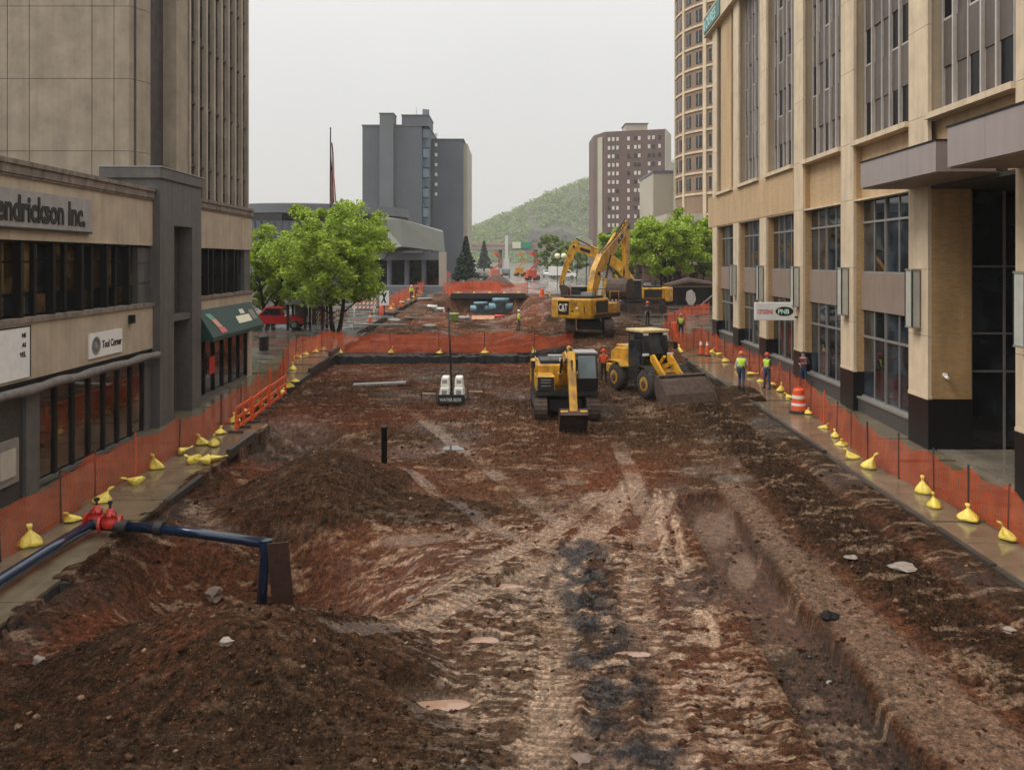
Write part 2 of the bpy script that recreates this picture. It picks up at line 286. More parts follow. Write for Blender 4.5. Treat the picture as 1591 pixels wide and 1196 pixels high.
def terrain(X, Y):
    X = np.asarray(X, float); Y = np.asarray(Y, float)
    base = g(Y); inside = (Y < 53.2)
    und = .14 * fbm(X * .3, Y * .3, 3, 1)
    lump = .5 * fbm(X * 1.6, Y * 1.6, 4, 5, .55) + 1.1 * (np.abs(fbm(X * 1.9, Y * 1.9, 3, 7, .5)) - .17)
    rid = 1 - 2 * np.abs(fbm(X * .9, Y * .5, 4, 9))
    z = np.full(X.shape, -.30) + und
    # soil kinds: 0 red, dark brown, pale
    red = np.clip(.55 - .55 * sst(2.5, 6, X) + 1.1 * fbm(X * .22, Y * .22, 4, 20) + .35 * np.exp(-((X + 3.5) / 3) ** 2 - ((Y - 20.5) / 2.5) ** 2), 0, 1); dark = np.clip(.25 + .9 * fbm(X * .3, Y * .3, 4, 30), 0, 1) * .7
    pale = np.zeros(X.shape); grav = np.zeros(X.shape); wet = .45 + .5 * fbm(X * .5, Y * .5, 3, 33); A = np.full(X.shape, .075)
    A = A * (.8 + .9 * sst(26, 34, Y) * (1 - sst(50, 53, Y)))
    # heaps and pits
    m1, d1 = cone(X, Y, -4.6, 13.7, 3.9, 3.4, 1.6, 1.0, 1); m1b, d1b = cone(X, Y, -8.3, 13.2, 1.7, 1.6, .55, 1.1, 2); m1c, d1c = cone(X, Y, -4.6, 11.2, 4.8, 3.0, .75, 1.0, 3)
    m2, d2 = cone(X, Y, -5.6, 24.4, 2.9, 3.3, 1.5, 1.0, 4); m2b, _ = cone(X, Y, -3.7, 25.4, 2.0, 2.2, .6, 1.1, 5); m2c, d2c = cone(X, Y, -2.5, 23.2, 2.6, 1.3, .28, 1, 6)
    pit = -1.5 * sst(1.0, .0, np.sqrt(((X + 5.4) / 4.6) ** 2 + ((Y - 18.8) / 3.7) ** 2) + .22 * fbm(X * .6, Y * .6, 3, 46)); pit2 = -.95 * sst(1, .2, np.sqrt(((X + 8.0) / 1.9) ** 2 + ((Y - 31.2) / 3.0) ** 2))
    edge = -.10 * np.exp(-((X + 9.0) / .8) ** 2) * sst(12, 15, Y) * sst(35, 33, Y)
    heaps = np.maximum(np.maximum(m1, m1b), m1c); h2 = np.maximum(np.maximum(m2, m2b), m2c)
    z = z + heaps + h2 + pit + pit2 + edge
    mk = np.clip(np.maximum(sst(1.02, .85, np.minimum(np.minimum(d1, d1b), d1c)), sst(1.0, .86, np.minimum(d2, d2c))), 0, 1)
    dark = np.maximum(dark, mk * (.78 + .35 * fbm(X * .6, Y * .6, 3, 44))); A = np.where(mk > .3, .055, A); wet = np.where(mk > .3, .22, wet)
    dark = np.maximum(dark, .8 * sst(.8, .2, np.sqrt(((X + 8.0) / 2.2) ** 2 + ((Y - 31) / 3.2) ** 2)))
    # trench on the right with its two steps
    xl = np.interp(Y, TL[::-1, 0 + 1], TL[::-1, 0]); xr = np.interp(Y, TR[::-1, 1], TR[::-1, 0]); xb = np.interp(Y, RB[::-1, 1], RB[::-1, 0])
    jl = .07 * fbm(Y * 1.4, X * .0 + 2, 3, 50); jr = .12 * fbm(Y * 1.2, X * .0 + 7, 3, 51)
    ty = sst(24.6, 24.2, Y + .3 * fbm(X * 1.5, Y * .1, 2, 52))
    fl = sst(0, .07, X - xl - jl) * sst(0, .13, xr + jr - X) * ty
    z = z - .42 * fl; eg = np.maximum(np.exp(-((X - xl - jl + .03) / .08) ** 2), np.exp(-((X - xr - jr - .02) / .10) ** 2)) * ty
    A = np.where(fl > .4, .02 + .06 * (Y < 16.2), A) * (1 - .6 * eg); wet = np.where(fl > .4, .72, wet); dark = np.where(fl > .4, .15 + .5 * (Y < 16.2), dark); red = np.where(fl > .4, .35, red)
    z = z + .10 * np.exp(-((X - xl + .25) / .35) ** 2) * ty * (rid > .2)
    plat = sst(0, .2, X - xr - jr) * sst(0, .5, xb - X) * sst(30, 24, Y)
    z = z + .06 * plat; A = np.where(plat > .4, .045, A); wet = np.where(plat > .4, .6, wet); dark = np.where(plat > .4, .22, dark); pale = np.maximum(pale, .25 * plat)
    band = sst(-.2, .5, X - xb) * sst(10.1, 9.0, X) * sst(44, 38, Y) * sst(9, 11, Y)
    z = z + band * (.10 + .14 * fbm(X * .8, Y * .8, 4, 60)); A = A + .045 * band; dark = np.maximum(dark, band * .9); wet = np.where(band > .5, .3, wet)
    strip = sst(9.4, 9.9, X) * sst(44, 40, Y); z = z * (1 - strip) + (-.07 + .15 * und) * strip; A = A * (1 - .75 * strip); dark = np.maximum(dark, .75 * strip)
    kb = sst(-7.9, -9.2, X) * sst(28.5, 26.5, Y); z = z * (1 - kb) + (-.10 + .5 * und) * kb; dark = np.maximum(dark, .75 * kb)
    # machine tracks
    flat = np.zeros(X.shape)
    for P, w, dep, pk in TRACKS:
        d, s = dpoly(X, Y, P); k = sst(w, w - .12, np.abs(d)) * (.45 + .55 * sst(-.25, .05, fbm(X * .9, Y * .9, 3, 70)))
        rib = .5 + .5 * np.sin(2 * math.pi * s / .17 + 1.5 * fbm(X, Y, 2, 72))
        z = z + k * (-.05 + .72 * dep * rib ** 1.5) + .03 * np.exp(-((np.abs(d) - w - .06) / .1) ** 2)
        A = A * (1 - .72 * k); pale = np.maximum(pale, pk * k * (.38 + .62 * rib ** 2)); wet = np.maximum(wet, .85 * k); flat = np.maximum(flat, k)
    for P in SMEAR:
        d, s = dpoly(X, Y, P); k = sst(.17, .05, np.abs(d + .12 * fbm(X * 2, Y * 2, 2, 75))) * sst(-.25, .12, fbm(X * 6, Y * 1.4, 3, 76)); pale = np.maximum(pale, 1.0 * k); A = A * (1 - .7 * k); z = z + .03 * k; wet = np.maximum(wet, .7 * k)
    wide = sst(-2.6, -.6, X - (-.25) * (Y - 12)) * sst(5.5, 3.2, X) * sst(26, 20, Y)
    mot = sst(.06, .32, fbm(X * 2.6, Y * 8.5, 4, 77, .65)); pale = np.maximum(pale, .78 * mot * wide); wet = np.maximum(wet, (.50 + .48 * mot) * wide); A = A * (1 - .3 * wide)
    pale = np.maximum(pale, .4 * sst(.18, .45, fbm(X * 1.3, Y * 3.6, 4, 78, .65)))
    d, s = dpoly(X, Y, GRAV); grav = sst(.75, .3, np.abs(d + .35 * fbm(X * 1.2, Y * 1.2, 3, 80))) * sst(-.35, .1, fbm(X * 2.5, Y * 2.5, 3, 81)); A = A + .05 * grav; pale = pale * (1 - .85 * grav)
    # rubble relief: clods with flat tops and sharp creases
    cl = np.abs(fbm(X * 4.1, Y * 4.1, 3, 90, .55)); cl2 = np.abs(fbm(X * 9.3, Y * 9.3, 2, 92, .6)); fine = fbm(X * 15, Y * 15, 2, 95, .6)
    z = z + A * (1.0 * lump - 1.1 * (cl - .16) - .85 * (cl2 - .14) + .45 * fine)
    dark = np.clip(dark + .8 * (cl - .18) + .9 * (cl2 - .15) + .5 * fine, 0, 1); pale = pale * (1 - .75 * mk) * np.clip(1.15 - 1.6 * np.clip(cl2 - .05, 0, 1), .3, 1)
    # puddles: a level dip
    for (cx, cy), rx, ry, lv in PUD:
        k = sst(1.35, .95, np.sqrt(((X - cx - .25 * (Y - cy)) / rx) ** 2 + ((Y - cy) / ry) ** 2)); z = z * (1 - k) + (lv - .04) * k; wet = np.maximum(wet, k); pale = np.maximum(pale * (1 - k), .25 * k)
    # heap with the excavators, drop by the far cut, far side of the cut
    pad = .95 * sst(1, .45, np.sqrt(((X - 7.0) / 9.5) ** 2 + ((Y - 61) / 12.0) ** 2)); 
    far = sst(53.1, 53.35, Y + .15 * fbm(X * .8, Y * 0, 2, 99) + 3 * sst(3.2, 5.5, X))
    z = z - .22 * sst(44, 50, Y) * (1 - far) + .25 * far + pad * sst(48, 54, Y) * sst(-3.5, 0, X)
    hp, dh = cone(X, Y, 5.2, 80, 7.0, 10.0, 2.3, 1.0, 9); hp2, dh2 = cone(X, Y, -7.5, 80, 3.2, 6, .7, 1, 10)
    basin = -2.3 * sst(74, 104, Y) * sst(-9.3, -6.8, X + .5 * fbm(Y * .3, X * 0, 2, 101)) * sst(2.8, .0, X) * sst(115.0, 114.5, Y)
    A = np.where(Y > 53.5, .16, A); dark = np.where(Y > 53.5, np.clip(.35 + 1.2 * fbm(X * .35, Y * .25, 3, 105) + .3 * sst(.8, .2, dh), 0, 1), dark)
    lo = hp + hp2 + basin - .35 * sst(1, .3, np.sqrt(((X + 1.5) / 7.5) ** 2 + ((Y - 70) / 9) ** 2))
    lo_ = -.7 * sst(1, .3, np.sqrt(((X + 1.5) / 7.5) ** 2 + ((Y - 73) / 12) ** 2)) + 1.35 * sst(1, .1, np.sqrt(((X - 2.4) / 3.4) ** 2 + ((Y - 84) / 8) ** 2)) - 1.6 * sst(1, .5, np.sqrt(((X + 3.2) / 3.0) ** 2 + ((Y - 90) / 5) ** 2))
    z = z + lo * far
    cut = sst(52.9, 53.1, Y) * sst(54.2, 53.5, Y) * (X < 3.5); dark = np.where(cut > .3, 1.0, dark); pale = pale * (1 - cut); grav = np.maximum(grav, cut)
    ld, _ = cone(X, Y, 7.6, 37.0, 2.2, 1.2, .28, 1, 8); z = z + ld
    sp = np.exp(-((X - 11.0) / 1.3) ** 2 - ((Y - 39.3) / 2.2) ** 2) * .38; z = z + sp
    kf = sst(115.2, 117.5, Y); z = z * (1 - kf) - .02 * kf
    return base + z, dict(red=red, dark=dark, pale=np.clip(pale, 0, 1), grav=np.clip(grav, 0, 1), wet=np.clip(wet, 0, 1))
def dz(x, y): return float(terrain(np.array([x]), np.array([y]))[0][0])

def dirt_material():
    m = bpy.data.materials.new('churned_wet_earth'); m.use_nodes = True; t = m.node_tree; b = t.nodes['Principled BSDF']; l = t.links.new
    def attr(n):
        a = t.nodes.new('ShaderNodeAttribute'); a.attribute_name = n; return a
    a1 = attr('soil'); s1 = t.nodes.new('ShaderNodeSeparateColor'); l(a1.outputs['Color'], s1.inputs[0]); a2 = attr('wetgrav'); s2 = t.nodes.new('ShaderNodeSeparateColor'); l(a2.outputs['Color'], s2.inputs[0])
    geo = t.nodes.new('ShaderNodeNewGeometry')
    def noise(sc, d=6, r=.6):
        n = t.nodes.new('ShaderNodeTexNoise'); n.inputs['Scale'].default_value = sc; n.inputs['Detail'].default_value = d; n.inputs['Roughness'].default_value = r; l(geo.outputs['Position'], n.inputs['Vector']); return n.outputs[0]
    def mix(f, c1, c2):
        x = t.nodes.new('ShaderNodeMixRGB'); l(f, x.inputs[0])
        for i, c in ((1, c1), (2, c2)):
            if isinstance(c, tuple): x.inputs[i].default_value = (*c, 1)
            else: l(c, x.inputs[i])
        return x.outputs[0]
    def ram(v, a, b_, lo=0, hi=1):
        r = t.nodes.new('ShaderNodeMapRange'); r.inputs[1].default_value = a; r.inputs[2].default_value = b_; r.inputs[3].default_value = lo; r.inputs[4].default_value = hi; l(v, r.inputs[0]); return r.outputs[0]
    def math_(op, a, b_):
        r = t.nodes.new('ShaderNodeMath'); r.operation = op
        for i, v in ((0, a), (1, b_)):
            if isinstance(v, (int, float)): r.inputs[i].default_value = v
            else: l(v, r.inputs[i])
        return r.outputs[0]
    c = mix(s1.outputs[0], (.074, .039, .021), (.140, .045, .022))
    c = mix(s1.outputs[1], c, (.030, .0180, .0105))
    n4 = noise(14, 4, .7)
    pf = math_('MULTIPLY', s1.outputs[2], ram(n4, .35, .6, .35, 1.0)); c = mix(pf, c, (.52, .345, .225))
    c = mix(math_('MULTIPLY', s2.outputs[1], ram(noise(9), .35, .6, .5, 1)), c, (.018, .018, .019))
    sp = ram(noise(30, 3, .6), .63, .70); c = mix(math_('MULTIPLY', sp, .65), c, (.34, .21, .115))
    v = math_('MULTIPLY', ram(noise(6, 7, .68), .3, .7, .4, 1.6), ram(noise(21, 5, .7), .32, .68, .35, 1.65)); x = t.nodes.new('ShaderNodeMixRGB'); x.blend_type = 'MULTIPLY'; x.inputs[0].default_value = 1; l(c, x.inputs[1]); l(v, x.inputs[2]); l(x.outputs[0], b.inputs['Base Color'])
    rg = ram(math_('ADD', s2.outputs[0], ram(noise(7.0, 6, .7), .3, .7, -.4, .34)), .35, .95, .92, .12); l(rg, b.inputs['Roughness'])
    l(ram(s2.outputs[0], .45, .95, .04, .6), b.inputs['Specular IOR Level'])
    bp = t.nodes.new('ShaderNodeBump'); bp.inputs['Strength'].default_value = 1.0; bp.inputs['Distance'].default_value = .07; l(math_('ADD', noise(11, 7, .7), math_('MULTIPLY', noise(38, 4, .6), .5)), bp.inputs['Height']); l(bp.outputs[0], b.inputs['Normal'])
    return m
M_dirt = dirt_material()
def build_dirt():
    ys = [8.6]
    while ys[-1] < 120.5: ys.append(ys[-1] + min(max(ys[-1] ** 2 / 7600, .026), .13 if ys[-1] < 60 else .3))
    ys = np.array(ys); xs = np.linspace(-11.9, 11.4, 600); ny, nx = len(ys), len(xs)
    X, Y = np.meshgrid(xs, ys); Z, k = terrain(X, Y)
    # tuck under the left pavement, which is wider near the camera
    spill = sst(-9.95, -9.45, X) * .16 * np.clip(fbm(X * 1.1, Y * 1.1, 4, 120) + .08, -.2, .5); Z = np.where((X < -9.36) & (Y < 33.2), np.where((X > -9.95) & (spill > .005), g(Y) + spill - .004, np.minimum(Z, g(Y) - .35)), Z); Z = np.where((X < -11.02), np.minimum(Z, g(Y) - .35), Z)
    inn = (X > 10.62) & ~((Y > 37.6) & (Y < 41.4) & (X < 11.5)); Z = np.where(inn & (Y < 67), np.minimum(Z, g(Y) - .3), Z)
    me = bpy.data.meshes.new('excavated_street'); n = ny * nx
    me.vertices.add(n); me.vertices.foreach_set('co', np.stack([X, Y, Z], -1).astype(np.float32).ravel())
    i = (np.arange(ny - 1)[:, None] * nx + np.arange(nx - 1)[None, :]).ravel(); q = np.stack([i, i + 1, i + nx + 1, i + nx], -1); nf = len(q)
    me.loops.add(nf * 4); me.loops.foreach_set('vertex_index', q.ravel().astype(np.int32)); me.polygons.add(nf)
    me.polygons.foreach_set('loop_start', np.arange(0, nf * 4, 4, dtype=np.int32)); me.polygons.foreach_set('loop_total', np.full(nf, 4, np.int32)); me.update(calc_edges=True)
    me.polygons.foreach_set('use_smooth', np.zeros(nf, bool))
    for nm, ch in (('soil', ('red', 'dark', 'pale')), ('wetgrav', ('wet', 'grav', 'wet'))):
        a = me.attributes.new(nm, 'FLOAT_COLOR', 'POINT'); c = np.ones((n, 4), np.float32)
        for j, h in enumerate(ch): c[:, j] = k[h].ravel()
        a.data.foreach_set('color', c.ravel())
    me.materials.append(M_dirt); o = piece('excavated_street', me); tag(o, kind='structure'); return o
build_dirt()

# loose clods and stones strewn over the earth: too many to count
def build_rubble():
    r = np.random.RandomState(11); N = 20000
    u = r.rand(N); Yc = 10.2 / (1 - u * .905); Xc = r.uniform(-9.2, 10.2, N)
    Zc, k = terrain(Xc, Yc); keep = (r.rand(N) < (.06 + .8 * np.clip(k['dark'] + .2 - k['pale'], 0, 1))); Xc, Yc, Zc = Xc[keep], Yc[keep], Zc[keep]; kk = {a: b[keep] for a, b in k.items()}
    n = len(Xc); s = .007 + .06 * r.rand(n) ** 6 + .0006 * Yc
    O = np.array([(1,0,0),(-1,0,0),(0,1,0),(0,-1,0),(0,0,1),(0,0,-1)], float)
    V = O[None] * (s[:, None, None] * r.uniform(.6, 1.4, (n, 6, 1))) + r.normal(0, .2, (n, 6, 3)) * s[:, None, None]; V[:, :, 2] *= .7; V += np.stack([Xc, Yc, Zc + .15 * s], -1)[:, None]
    Fc = np.array([(0,2,4),(2,1,4),(1,3,4),(3,0,4),(2,0,5),(1,2,5),(3,1,5),(0,3,5)]); Fa = (Fc[None] + (np.arange(n) * 6)[:, None, None]).reshape(-1, 3)
    me = bpy.data.meshes.new('loose_clods'); nv = n * 6; nf = len(Fa)
    me.vertices.add(nv); me.vertices.foreach_set('co', V.reshape(-1).astype(np.float32)); me.loops.add(nf * 3); me.loops.foreach_set('vertex_index', Fa.ravel().astype(np.int32)); me.polygons.add(nf)
    me.polygons.foreach_set('loop_start', np.arange(0, nf * 3, 3, dtype=np.int32)); me.polygons.foreach_set('loop_total', np.full(nf, 3, np.int32)); me.update(calc_edges=True)
    pal = (r.rand(n) < .16) * r.rand(n) * .7
    for nm, ch in (('soil', (kk['red'], np.clip(kk['dark'] * .75 - .1 + r.normal(0, .2, n), 0, 1), pal)), ('wetgrav', (kk['wet'] * .6, kk['grav'], kk['wet']))):
        a = me.attributes.new(nm, 'FLOAT_COLOR', 'POINT'); c = np.ones((nv, 4), np.float32)
        for j in range(3): c[:, j] = np.repeat(ch[j], 6)
        a.data.foreach_set('color', c.ravel())
    me.materials.append(M_dirt); tag(piece('loose_clods', me), 'loose clods and small stones strewn over the churned earth', 'rubble', kind='stuff')
build_rubble()
M_mudwater = mat('muddy_water', (.30, .185, .13), .03, var=.12); M_clearwater = mat('grey_puddle_water', (.10, .085, .07), .03, var=.1)
for i, ((cx, cy), rx, ry, lv) in enumerate(PUD):
    if i in (3, 4, 5): continue
    rx *= .86; ry *= .86; lv -= .015
    P = []
    for k in range(40):
        a = 2 * math.pi * k / 40; q = 1 + .16 * math.sin(2 * a + i) + .1 * math.sin(3 * a + 2 * i); yy = ry * math.sin(a) * q; P.append((cx + rx * math.cos(a) * q + .25 * yy, cy + yy))
    z = gz(cy) + lv
    tag(MB().prism(P, 'z', z - .06, z).obj('puddle', M_mudwater if i in (0, 2, 5, 9, 10) else M_clearwater), kind='structure')

# ------------------------------------------------------------------ ground sheet, pavements, far road
gx = [-1500, -200, -40, -12.4, -12.2, 11.6, 11.8, 40, 200, 1500]; gy = [-60, 4, 6, 15, 40, 66, 66.5, 90, 117, 120, 160, 250, 400, 700, 1500, 3000]
vs_, fs_ = [], []
for j, y in enumerate(gy):
    for i, x in enumerate(gx):
        hole = 4 <= i <= 5 and 1 <= j <= 8
        side = gz(y) - .14 if y < 900 else gz(900)
        if 66.5 <= y <= 117 and not hole: side = gz(y) - .06
        vs_.append((x, y, gz(y) - 4 if hole else side))
for j in range(len(gy) - 1):
    for i in range(len(gx) - 1): a = j * len(gx) + i; fs_.append((a, a + 1, a + len(gx) + 1, a + len(gx)))
tag(MB().add(vs_, fs_).obj('ground', M_ground), kind='structure')
rd = []
for y in (119.5, 140, 200, 300, 420): rd += [(-11, y, gz(y) + .03), (9.5, y, gz(y) + .03)]
tag(MB().add(rd, [(2*i, 2*i+1, 2*i+3, 2*i+2) for i in range(4)]).obj('road', M_road), kind='structure')
sl = math.atan(.022)
def pavement(name, strips, y0, y1, kx, kerbx, kj=1.0):
    root = tag(MB().prism([(y0, gz(y0) - .9), (y1, gz(y1) - .9), (y1, gz(y1) - .075), (y0, gz(y0) - .075)], 'x', min(strips[0][0], kx), max(strips[-1][1], kx)).obj(name, M_kerb), kind='structure')
    for x0, x1, st in strips:
        n = int(round((y1 - y0) / st)); st = (y1 - y0) / n
        me = MB().box((x0 + .006, -st / 2 + .006, -.07), (x1 - .006, st / 2 - .006, 0)).mesh('paving_slab', M_pave)
        for i in range(n):
            yc = y0 + st * (i + .5); piece('paving_slab', me, root, (0, yc, gz(yc) + rnd.uniform(-.004, .004)), (sl + rnd.uniform(-.002, .002), rnd.uniform(-.002, .002), 0))
    st = 2.4; n = int((y1 - y0) / st); st = (y1 - y0) / n; a, b_ = kerbx
    me = MB().box((a, -st / 2 + .008, -.3), (b_, st / 2 - .008, .012)).mesh('kerbstone', M_kerb)
    for i in range(n): yc = y0 + st * (i + .5); piece('kerbstone', me, root, (rnd.uniform(-.03, .03) * kj, yc, gz(yc) + rnd.uniform(-.01, .006)), (sl, rnd.uniform(-.05, .05) * kj, rnd.uniform(-.012, .012) * kj))
    return root
pavement('pavement_right', [(10.72, 12.6, 1.5), (12.6, 14.5, 1.5), (14.5, 16.6, 1.5)], 11, 66, 10.75, (10.58, 10.72), .15)

# cut face of the old road surface at the far end of the dig
_q = random.Random(4); _f = [(-11.0 + 14.8 * i / 60, 52.95 + _q.uniform(-.14, .14)) for i in range(61)]
tag(MB().add([(x, y, gz(53) - 1) for x, y in _f] + [(x, y + .05 + _q.uniform(-.03, .05), gz(53) - .05 + _q.uniform(-.10, .02)) for x, y in _f] + [(x, 53.7, gz(53.7) - .02) for x, y in _f], [(i, i + 1, 62 + i, 61 + i) for i in range(60)] + [(61 + i, 62 + i, 123 + i, 122 + i) for i in range(60)]).obj('asphalt_edge', mat('old_asphalt', (.022, .022, .024), .6, var=.5, scale=3, bump=.6), None), kind='structure')
pavement('pavement_left', [(-13.9, -11.6, 1.6), (-11.6, -9.55, 1.6)], 10, 33, -9.6, (-9.55, -9.38))
pavement('pavement_left_far', [(-14.6, -12.8, 1.6), (-12.8, -11.15, 1.6)], 33.05, 66, -11.2, (-11.15, -10.98))

# ------------------------------------------------------------------ right: brick office building
def right_building():
    A = math.atan(.03)
    B = empty('office_building', (13.4, 0, 0), -A, 'tan brick office building with tall cream pilasters and entrance canopies on the right', 'building')
    S, E0 = 6.75, 23.45                                  # bay spacing, far edge of the pilaster at the entrance
    far = [E0 + S * k for k in range(-1, 7)]             # far edges of pilasters
    ENDY = 65.4
    bx('wall', (.9, 30.15, -1), (22, ENDY, 24.2), M_brick, B)
    bx('wall', (.95, 9, 9.4), (22, 30.15, 24.2), M_brick, B)
    bx('wall', (.95, 9, -1), (22, 21.9, 9.4), M_brick, B)
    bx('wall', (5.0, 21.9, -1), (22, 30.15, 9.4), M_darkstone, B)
    bx('wall', (.12, 28.7, 2.06), (1.47, 30.2, 9.36), M_brick, B)           # return beside the entrance
    bx('base', (.0, 28.68, -.6), (1.5, 30.22, 2.06), M_black, B)
    # brick band between soffit and sill
    bx('band', (.35, 9, 9.38), (.95, E0 + 3 * S - 1.5, 11.62), M_tan, B)
    bx('band', (-.03, E0 + 3 * S, 9.38), (.9, ENDY, 11.62), M_tan, B)
    bx('soffit', (.02, 30.2, 9.30), (.93, ENDY - .02, 9.38), M_cream, B)
    sillm = None
    for k, f in enumerate(far):
        if f > ENDY: continue
        ztop = 2.05 + .06 * max(0, k - 2); nearE = f - 1.5; upper = 24.2
        if f > 30 and f < 31: pass
        bh = bx('base', (-.015, nearE - .015, -.8), (.97, f + .015, ztop), M_black, B) if k != 2 else None
        if k != 2: bx('pilaster', (.12, nearE, ztop), (.9, f, 9.38 if k > 4 else 11.6), M_brick, B)
        # cream facing stones with open joints
        z = ztop
        tops = [4.2, 6.5, 9.38] if k > 4 else [4.2, 6.5, 9.38, 11.8]
        for t in tops + ([14.9, 18.0, 21.1, 24.2]):
            if t > 9.4 and k > 4 and t < 12: continue
            z0 = max(z, 11.62) if (k > 4 and t > 12 and z < 11.7) else z
            bx('facing_stone', (.0, nearE + .003, z0 + .008), (.125, f - .003, t - .008), M_cream, B); z = t
        bx('pilaster', (.12, nearE + .2, 11.62), (.9, f - .2, 24.2), M_cream, B)
        bx('capital', (-.015, nearE - .02, ztop - .02), (.14, f + .02, ztop + .10), M_cream, B)
    # storefront bays
    wz = [(1.08, 4.72), (6.30, 9.30)]
    for k in range(1, 6):
        y0, y1 = E0 + S * k, E0 + S * (k + 1) - 1.5
        rise = max(0, .02 * (y0 - 30))
        bx('spandrel', (.30, y0 + .05, 4.74), (.9, y1 - .02, 6.28), M_panel, B)
        bx('plinth', (.18, y0, -1), (.9, y1, 1.0 + rise), M_plinth, B)
        bx('sill', (.12, y0 + .02, 1.0 + rise), (.88, y1 - .02, 1.08 + rise), M_alu, B)
        bx('reveal', (.25, y0 + .02, 1.1), (.9, y0 + .5, 9.3), M_panel, B)
        for (a, b_) in wz:
            if a < 2: a += rise
            W = bx('window', (.45, y0 + .5, a), (.9, y1, b_), M_darkalu, B)
            n = 4; cw = (y1 - y0 - .56) / n; zt = b_ - (b_ - a) * .30
            pm = {}
            for c in range(n):
                ya = y0 + .53 + c * cw
                for (p, q) in ((a + .06, zt - .03), (zt + .03, b_ - .05)):
                    bx('pane', (.425, ya + .03, p), (.45, ya + cw - .03, q), M_glassb if (c + k) % 3 else M_glass, W)
                bx('mullion', (.34 if c % 2 == 0 else .39, ya - .035, a), (.455, ya + .035, b_), M_alu, W)
            bx('transom', (.36, y0 + .52, zt - .045), (.44, y1 - .02, zt + .045), M_alu, W)
            bx('frame', (.36, y0 + .52, a - .02), (.44, y1 - .01, a + .06), M_alu, W)
    # upper floors
    for k in range(-1, 6):
        y0, y1 = E0 + S * k, E0 + S * (k + 1) - 1.5
        if k == -1: y0 = far[0]
        T = bx('window_wall', (.55, y0, 11.8), (.92, y1, 24.2), M_upanel, B)
        bx('sill', (-.14 if k < 3 else -.2, y0 - .02 if k < 3 else y0, 11.62), (.6, y1 + .02 if k < 3 else y1, 11.82), M_cream, B)
        n = 6; cw = (y1 - y0) / n
        if k == 5:
            bx('wall', (.1, y0 + 1.0, 11.82), (.6, y1 - 1.0, 24.2), M_tan, B)
            cols = [0, 5]
        else: cols = [[0, 1, 3, 5], [1, 2, 5], [0, 3, 5], [0, 2, 4]][k % 4]
        finm = MB().box((.40, -.045, 11.82), (.56, .045, 24.2)).mesh('fin', M_fin)
        finn = MB().box((.45, -.025, 11.82), (.56, .025, 24.2)).mesh('fin', M_fin)
        for c in range(n + 1):
            if k == 5 and 1 < c < 5: continue
            yy = y0 + min(max(c * cw, .06), y1 - y0 - .06)
            piece('fin', finm if c in (2, 3, 5) else finn, T, (0, yy, 0))
        wm = MB().box((.525, .07, 0), (.56, cw - .07, 1.46)).mesh('window', M_void); pm = MB().box((.50, .03, 1.45), (.57, cw - .03, 3.02)).mesh('panel', M_upanel)
        wf = MB().box((.49, .04, -.05), (.545, cw - .04, .02)).mesh('window_sill', M_fin)
        for fl in range(4):
            zb = 11.95 + 3.07 * fl
            for c in range(n):
                if k == 5 and c not in cols: continue
                if c in cols and not (rnd.random() < .05): piece('window', wm, T, (0, y0 + c * cw, zb)); piece('window_sill', wf, T, (0, y0 + c * cw, zb))
                piece('panel', pm, T, (rnd.uniform(-.03, .02), y0 + c * cw, zb))
    Fs = bx('fascia', (-.35, 9, 24.2), (22.2, ENDY + .2, 25.8), M_cream, B)
    sg = bx('fascia_sign', (-.42, 59.6, 24.35), (-.36, 65.2, 25.6), mat('teal_sign', (.01, .10, .09), .4, var=.1), B)
    text('LOURES', 1.15, mat('pale_teal_letter', (.35, .6, .55), .5, var=0), B, frameM((-.43, 65.0, 24.55), (0, -1, 0), (0, 0, 1)), ext=.01, bold=.02)
    # entrance: glazed wall that faces down the street, door, paved forecourt
    G = bx('entrance_glazing', (1.5, 28.9, -.4), (5.0, 29.0, 9.2), M_darkalu, B)
    for i in range(3):
        for (a, b_) in ((.25, 2.95), (3.05, 4.25), (4.35, 6.55), (6.65, 9.1)):
            bx('pane', (1.55 + i * 1.12, 28.86, a), (2.61 + i * 1.12, 28.9, b_), M_glass, G)
        bx('mullion', (1.50 + i * 1.12, 28.80, -.3), (1.56 + i * 1.12, 28.9, 9.2), M_alu, G)
    for z in (3.0, 4.3, 6.6): bx('transom', (1.5, 28.81, z - .03), (5, 28.9, z + .03), M_alu, G)
    bx('base', (1.5, 28.75, -.6), (2.75, 28.88, .22), M_black, B); bx('transom', (1.5, 28.80, .22), (2.75, 28.9, .28), M_alu, G)
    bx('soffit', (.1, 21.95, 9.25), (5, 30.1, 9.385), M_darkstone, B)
    bx('forecourt', (.3, 21.9, -.9), (5.0, 28.74, .34), mat('forecourt_concrete', (.20, .17, .13), .5, var=.3, scale=1.2, wet=1), B)
    lm = MB().box((1.9, 24, 9.17), (4.4, 24.14, 9.245)).obj('strip_lamp', mat('painted_lamp_glow', (.8, .75, .65), .5, var=0), B)  # lamp glow is only a pale paint colour, nothing is emitted
    # two canopies
    def canopy(x0, y0, y1, z0, z1, nm):
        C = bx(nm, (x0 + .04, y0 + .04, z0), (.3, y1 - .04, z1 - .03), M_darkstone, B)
        n = max(2, int((y1 - y0) / 1.9)); w = (y1 - y0) / n
        for i in range(n): bx('cladding_panel', (x0, y0 + i * w + .006, z0 - .02), (x0 + .045, y0 + (i + 1) * w - .006, z1), M_canopy, C)
        for yy in (y0, y1 - .04): bx('cladding_panel', (x0 + .05, yy, z0 - .02), (-.02, yy + .04, z1), M_canopy, C)
        bx('rim', (x0 - .03, y0 - .03, z1), (-.02, y1 + .03, z1 + .05), M_darkalu, C)
